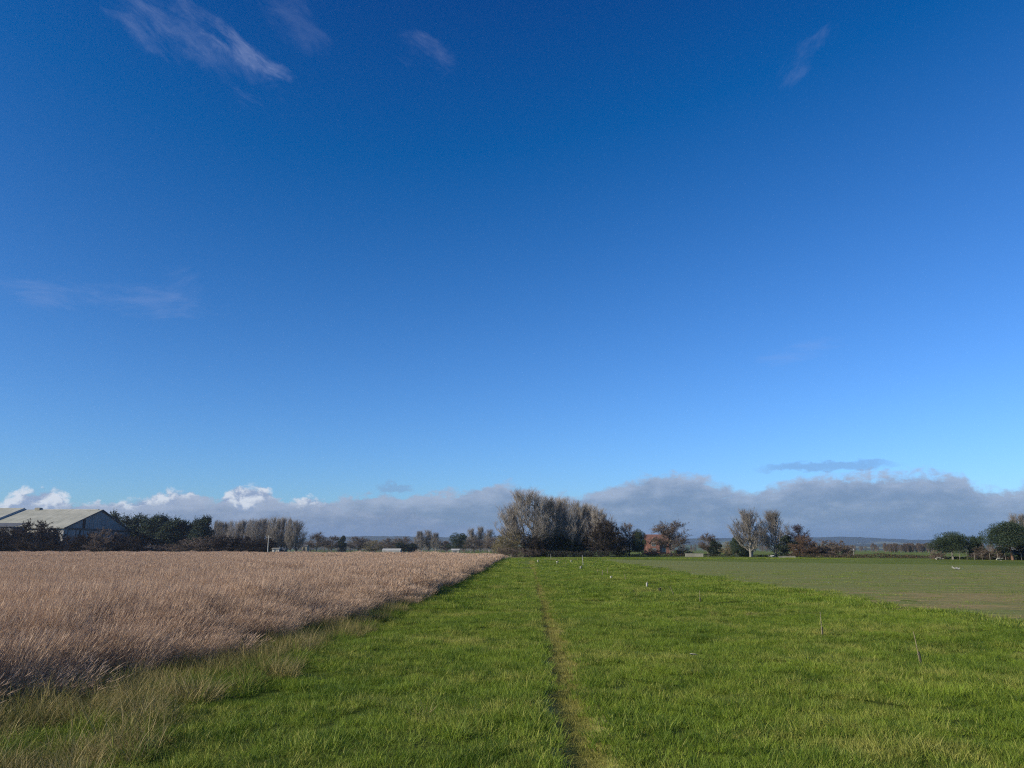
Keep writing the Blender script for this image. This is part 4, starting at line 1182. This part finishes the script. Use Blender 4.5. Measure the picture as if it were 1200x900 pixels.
# ------------------------------------------------------------------ hills
def hill_mat():
    m, t, out = new_mat('hill_land')
    P = position(t); x, y, z = sep(t, P)
    v = t.nodes.new('ShaderNodeTexVoronoi'); v.inputs['Scale'].default_value = 1.0
    t.links.new(comb(t, x * .0035, y * .0012).s, v.inputs['Vector'])
    vc = sep(t, N(t, v.outputs['Color']))
    field = mix(t, vc[0].smooth(.3, .7), (.10, .13, .05), (.20, .19, .10))
    wd = (noise(t, comb(t, x * .004, y * .0016, z * .02), 1.0, 5, .6) + z * .0035 + vc[1] * .15).smooth(.50, .66)
    c = mix(t, wd, field, mix(t, noise(t, P, .05, 4, .7), (.035, .045, .028), (.085, .080, .055)))
    surf(t, out, c, .95, .1)
    M['hill'] = m
hill_mat()
def hills(name, Yd, depth, prof, seed, rough):
    """a ridge: profile of photo pixels (x, y) at distance Yd, falling back to the plain in front and behind"""
    r = np.random.default_rng(seed)
    px = np.array([q[0] for q in prof], float); pyv = np.array([q[1] for q in prof], float)
    n = 260; pxx = np.linspace(px[0], px[-1], n)
    top = np.interp(pxx, px, pyv)
    X = np.array([at(a, b, Yd)[0] for a, b in zip(pxx, top)]); Z = np.array([at(a, b, Yd)[2] for a, b in zip(pxx, top)])
    k = np.arange(n)
    Z = Z + rough * (np.sin(k * .5 + seed) + .6 * np.sin(k * 1.13 + 2) + .8 * r.normal(0, 1, n))
    rows = [(-1.0, 0), (-.75, .10), (-.5, .32), (-.25, .68), (-.1, .92), (0, 1), (.2, .9), (.6, .4), (1, -.02)]
    V = []
    for (f, g) in rows:
        V.append(np.column_stack([X * (1 + f * depth / Yd * .5), np.full(n, Yd + f * depth), np.maximum(Z, 3) * g + r.normal(0, rough * .5, n) * (g > 0) * (g < 1) - (2 if g <= 0 else 0)]))
    V = np.concatenate(V)
    i_ = np.arange(len(V)).reshape(len(rows), n)
    F = np.stack([i_[:-1, :-1], i_[:-1, 1:], i_[1:, 1:], i_[1:, :-1]], -1).reshape(-1, 4)
    tag(link(name, mesh_from(name, V, F, M['hill'], smooth=True)), kind='structure')
hills('far_hills', 4600, 1300, [(-300, 640), (100, 638), (300, 634), (400, 629), (440, 628), (520, 629.5), (600, 628), (700, 630), (800, 631), (850, 630.5), (930, 629.5), (985, 629), (1030, 630.5), (1070, 632.5), (1110, 633), (1200, 634), (1500, 637)], 2, 1.0)
hills('near_hills', 2600, 700, [(-300, 642), (380, 640), (430, 634), (470, 637), (560, 639), (600, 637.5), (700, 638), (840, 638), (960, 638.5), (1040, 637.5), (1100, 639), (1300, 640), (1500, 641)], 5, .5)

# ------------------------------------------------------------------ haze
HAZE = 0.00015
if HAZE:
    m, t, out = new_mat('haze_air')
    v = t.nodes.new('ShaderNodeVolumePrincipled')
    v.inputs['Color'].default_value = (.80, .88, 1.0, 1); v.inputs['Density'].default_value = HAZE; v.inputs['Anisotropy'].default_value = .6
    t.links.new(v.outputs[0], out.inputs['Volume'])
    b = MB(); b.box(-6800, 6800, -950, 6300, -6, 104)
    o = b.build('haze', m); tag(o, kind='stuff')

# ------------------------------------------------------------------ sky, sun
SUN_EL, SUN_AZ = 26.0, -120.0                           # azimuth clockwise from the view direction
w = bpy.data.worlds.new('World'); scene.world = w; w.use_nodes = True
t = w.node_tree; t.nodes.clear()
wo = t.nodes.new('ShaderNodeOutputWorld'); bg = t.nodes.new('ShaderNodeBackground')
sky = t.nodes.new('ShaderNodeTexSky'); sky.sky_type = 'NISHITA'; sky.sun_disc = False
sky.sun_elevation = R(SUN_EL); sky.sun_rotation = R(SUN_AZ)
sky.air_density = 1.0; sky.dust_density = .15; sky.ozone_density = 2.2; sky.altitude = 0
g = t.nodes.new('ShaderNodeTexCoord')
vx, vy, vz = sep(t, N(t, g.outputs['Generated']))
az = vx._m('ARCTAN2', vy) * 57.2958
el = vz._m('ARCSINE') * 57.2958

def azel(px, py):
    u = (450 - py) / 900.0; rx = (px - 600) / 900.0
    y, z = CP - SP * u, SP + CP * u
    return math.degrees(math.atan2(rx, y)), math.degrees(math.asin(z / math.sqrt(rx * rx + y * y + z * z)))

def curve(pts):
    """elevation of a cloud's upper edge as a function of azimuth"""
    n = t.nodes.new('ShaderNodeFloatCurve'); c = n.mapping.curves[0]
    q = sorted(azel(*p_) for p_ in pts)
    q = [(-60, q[0][1])] + q + [(60, q[-1][1])]
    q = [((a + 60) / 120, b / 10) for a, b in q]
    c.points[0].location = q[0]; c.points[1].location = q[-1]
    for p_ in q[1:-1]: c.points.new(*p_)
    n.mapping.update()
    t.links.new(((az + 60) / 120).s, n.inputs['Value'])
    return N(t, n.outputs[0]) * 10.0

# clear winter air: deepen the sky's own blue
def madd(c, mul, add):
    n = t.nodes.new('ShaderNodeVectorMath'); n.operation = 'MULTIPLY_ADD'
    t.links.new(c.s, n.inputs[0]); n.inputs[1].default_value = mul; n.inputs[2].default_value = add
    k = t.nodes.new('ShaderNodeVectorMath'); k.operation = 'MAXIMUM'; t.links.new(n.outputs[0], k.inputs[0]); k.inputs[1].default_value = (.01, .3, 1.0)
    return N(t, k.outputs[0])
col = madd(N(t, sky.outputs[0]), (.627, .965, 1.56), (-.585, -.722, -1.39))
base_col = col
SKYS = .10                                             # background strength; cloud colours below are scene-linear, divided by it
def cc(r_, g_, b_):
    return tuple(v / SKYS * CLOUD for v in lin(r_, g_, b_))
CLOUD = .89
# thin high wisps: three shared fields of combed noise, shown through soft windows
def combed(ang, sc, seed):
    ca, sa = math.cos(R(ang)), math.sin(R(ang))
    u_ = az * ca + el * sa; v_ = el * ca - az * sa
    wv = noise(t, comb(t, u_ * .25, v_ * .4, seed), 1.0, 2, .5)
    return noise(t, comb(t, u_ * sc[0] + seed, v_ * sc[1] + wv * 2.2, seed * 1.7), 1.0, 9, .66), wv
F1 = combed(-24, (.32, .95), 3.1); F2 = combed(38, (.5, 1.7), 8.4); F3 = combed(4, (.28, 1.4), 17.3)
def wisp(col, px, py, half_len, half_wid, ang, amount, F, lo=.42, hi=.72):
    a0, e0 = azel(px, py)
    ca, sa = math.cos(R(ang)), math.sin(R(ang))
    da = (az - a0) * math.cos(R(e0)); de = el - e0
    u_ = da * ca + de * sa; v_ = de * ca - da * sa
    rr = (u_ / half_len)._m('POWER', 2.0) + (v_ / half_wid)._m('POWER', 2.0)
    mask = (rr + (F[1] - .5) * 1.6).smooth(1.6, -.2)
    f = (F[0] + mask * .5).smooth(.76, 1.22) * mask.smooth(0, .35) * amount
    return mix(t, f, col, cc(178, 188, 224))
col = wisp(col, 196, 20, 10.0, 2.6, -24, .17, F1, .34, .70)
col = wisp(col, 283, 58, 4.2, 1.2, -24, .20, F1, .32, .68)
col = wisp(col, 335, 8, 4.5, 2.4, -40, .08, F1, .38, .75)
col = wisp(col, 497, 62, 2.6, 1.8, -15, .14, F1, .36, .70)
col = wisp(col, 945, 66, 3.0, 1.1, 40, .09, F2, .36, .7)
col = wisp(col, 140, 352, 8.5, 1.4, 3, .13, F3, .36, .72)
col = wisp(col, 215, 335, 1.6, 2.4, 10, .07, F2, .36, .72)
col = wisp(col, 945, 410, 4.4, .9, 8, .12, F3, .36, .72)
high_col = col; col = base_col

# pale band just above the cloud bank comes from the sky itself; white sunlit cumulus tops on the left
bill = noise(t, comb(t, az * .9, el * 1.25, 3.0), 1.0, 8, .60, .25)
bill2 = noise(t, comb(t, az * .9 + .38, el * 1.25 - .42, 3.0), 1.0, 8, .60, .25)
topw = curve([(-60, 572), (0, 583), (20, 571), (40, 566), (60, 569), (78, 574), (88, 583), (115, 585), (150, 582), (175, 577), (200, 570), (228, 572), (245, 588), (262, 575), (285, 564), (310, 564), (320, 577), (340, 583), (360, 576), (376, 579), (392, 590), (440, 596), (465, 590), (485, 596), (510, 605), (600, 615), (1260, 640)])
dw = topw - el - .16 + (bill - .5) * 2.2
mw = dw.smooth(-.05, .5)
shade = ((bill - bill2) * 3.2 + .62 + dw * -.06).smooth(.15, .95)
cw = mix(t, shade, cc(150, 168, 200), cc(224, 231, 242))
cw = mix(t, dw.smooth(1.6, 3.2), cw, cc(135, 156, 194))
col = mix(t, mw * .96, col, cw)

# grey bank
nb = noise(t, comb(t, az * .36, el * .8, 9.0), 1.0, 8, .64)
nb2 = noise(t, comb(t, az * .36 + .22, el * .8 - .4, 9.0), 1.0, 8, .64)
streak = noise(t, comb(t, az * .10, el * 1.3, 4.0), 1.0, 5, .6)
topg = curve([(-60, 596), (0, 598), (30, 588), (60, 594), (90, 586), (115, 591), (150, 592), (190, 587), (225, 582), (255, 584), (272, 587), (290, 592), (305, 588), (320, 583), (345, 586), (375, 587), (400, 583), (430, 579), (455, 577), (475, 581), (500, 577), (530, 574), (565, 570), (590, 565), (615, 570), (650, 577), (685, 576), (715, 571), (740, 561), (770, 555), (805, 553), (835, 560), (862, 569), (882, 576), (895, 573), (920, 563), (950, 555), (990, 552), (1040, 553), (1080, 551), (1110, 553), (1135, 561), (1160, 571), (1180, 571), (1200, 567), (1260, 560)])
dg = topg - el + (nb - .5) * 1.5 + (bill - .5) * 1.9
soft = az.smooth(-12, 6, .35, .60)
mg = dg.smooth(-.10, soft)
form = ((nb - nb2) * 1.3 + (streak - .5) * .5 + (bill - .5) * .35 + dg.smooth(1.9, .1) * .55 + .22).smooth(.0, 1.0)
cg = mix(t, form, cc(120, 143, 176), cc(168, 183, 208))
low = el.smooth(2.4, .5)
cg = mix(t, low * .7, cg, cc(130, 157, 200))
holes = noise(t, comb(t, az * .55, el * 2.0, 21.0), 1.0, 5, .6).smooth(.63, .76) * dg.smooth(2.2, .5)
col = mix(t, mg * (1 - holes * .55) * .94, col, cg)
# thin dark streak above the right bank
a0, e0 = azel(968, 546)
sm = (((az - a0) / 5.2)._m('POWER', 2.0) + ((el - e0 + (nb - .5) * 1.6 + (bill - .5) * .5) / .42)._m('POWER', 2.0)).smooth(1.0, .2)
col = mix(t, sm * .42, col, cc(112, 136, 178))
a0, e0 = azel(463, 572)
sm = (((az - a0) / 1.6)._m('POWER', 2.0) + ((el - e0 + (bill - .5) * 2.0 + (nb - .5) * 1.2) / .5)._m('POWER', 2.0)).smooth(1.0, .2)
col = mix(t, sm * .4, col, cc(128, 148, 186))
# the bank lies low, the wisps high: two backgrounds so that each direction works out only what it needs
bg2 = t.nodes.new('ShaderNodeBackground'); msh = t.nodes.new('ShaderNodeMixShader')
t.links.new(col.s, bg.inputs['Color']); bg.inputs['Strength'].default_value = SKYS
t.links.new(high_col.s, bg2.inputs['Color']); bg2.inputs['Strength'].default_value = SKYS
t.links.new(el.smooth(9.6, 10.4).s, msh.inputs[0])
t.links.new(bg.outputs[0], msh.inputs[1]); t.links.new(bg2.outputs[0], msh.inputs[2])
t.links.new(msh.outputs[0], wo.inputs['Surface'])

sd = bpy.data.lights.new('sun', 'SUN'); sd.energy = 5.0; sd.angle = R(.55); sd.color = (1.0, .90, .73)
so = bpy.data.objects.new('sun', sd); COL.objects.link(so)
d = np.array([math.sin(R(SUN_AZ)) * math.cos(R(SUN_EL)), math.cos(R(SUN_AZ)) * math.cos(R(SUN_EL)), math.sin(R(SUN_EL))])
from mathutils import Vector
so.rotation_euler = Vector(d).to_track_quat('Z', 'Y').to_euler(); so.location = Vector(d * 60)

# ------------------------------------------------------------------ camera and render settings
cd = bpy.data.cameras.new('camera'); cd.sensor_width = 36; cd.lens = 27.0; cd.clip_start = .1; cd.clip_end = 30000
co = bpy.data.objects.new('camera', cd); COL.objects.link(co)
co.location = (0, 0, CAM_Z); co.rotation_euler = (math.pi / 2 + PITCH, 0, 0)
scene.camera = co
scene.render.resolution_x, scene.render.resolution_y = 1024, 768
scene.render.engine = 'CYCLES'
w.cycles.sampling_method = 'MANUAL'; w.cycles.sample_map_resolution = 128
vs = scene.view_settings; vs.view_transform = 'Standard'; vs.look = 'None'; vs.gamma = 1.0; vs.exposure = 0.2; vs.use_curve_mapping = False
cy = scene.cycles
cy.max_bounces = 5; cy.diffuse_bounces = 2; cy.glossy_bounces = 1; cy.transmission_bounces = 3; cy.volume_bounces = 1; cy.transparent_max_bounces = 6
cy.use_denoising = False; cy.filter_width = 1.15
cy.sample_clamp_indirect = 1.5; cy.caustics_reflective = False; cy.caustics_refractive = False
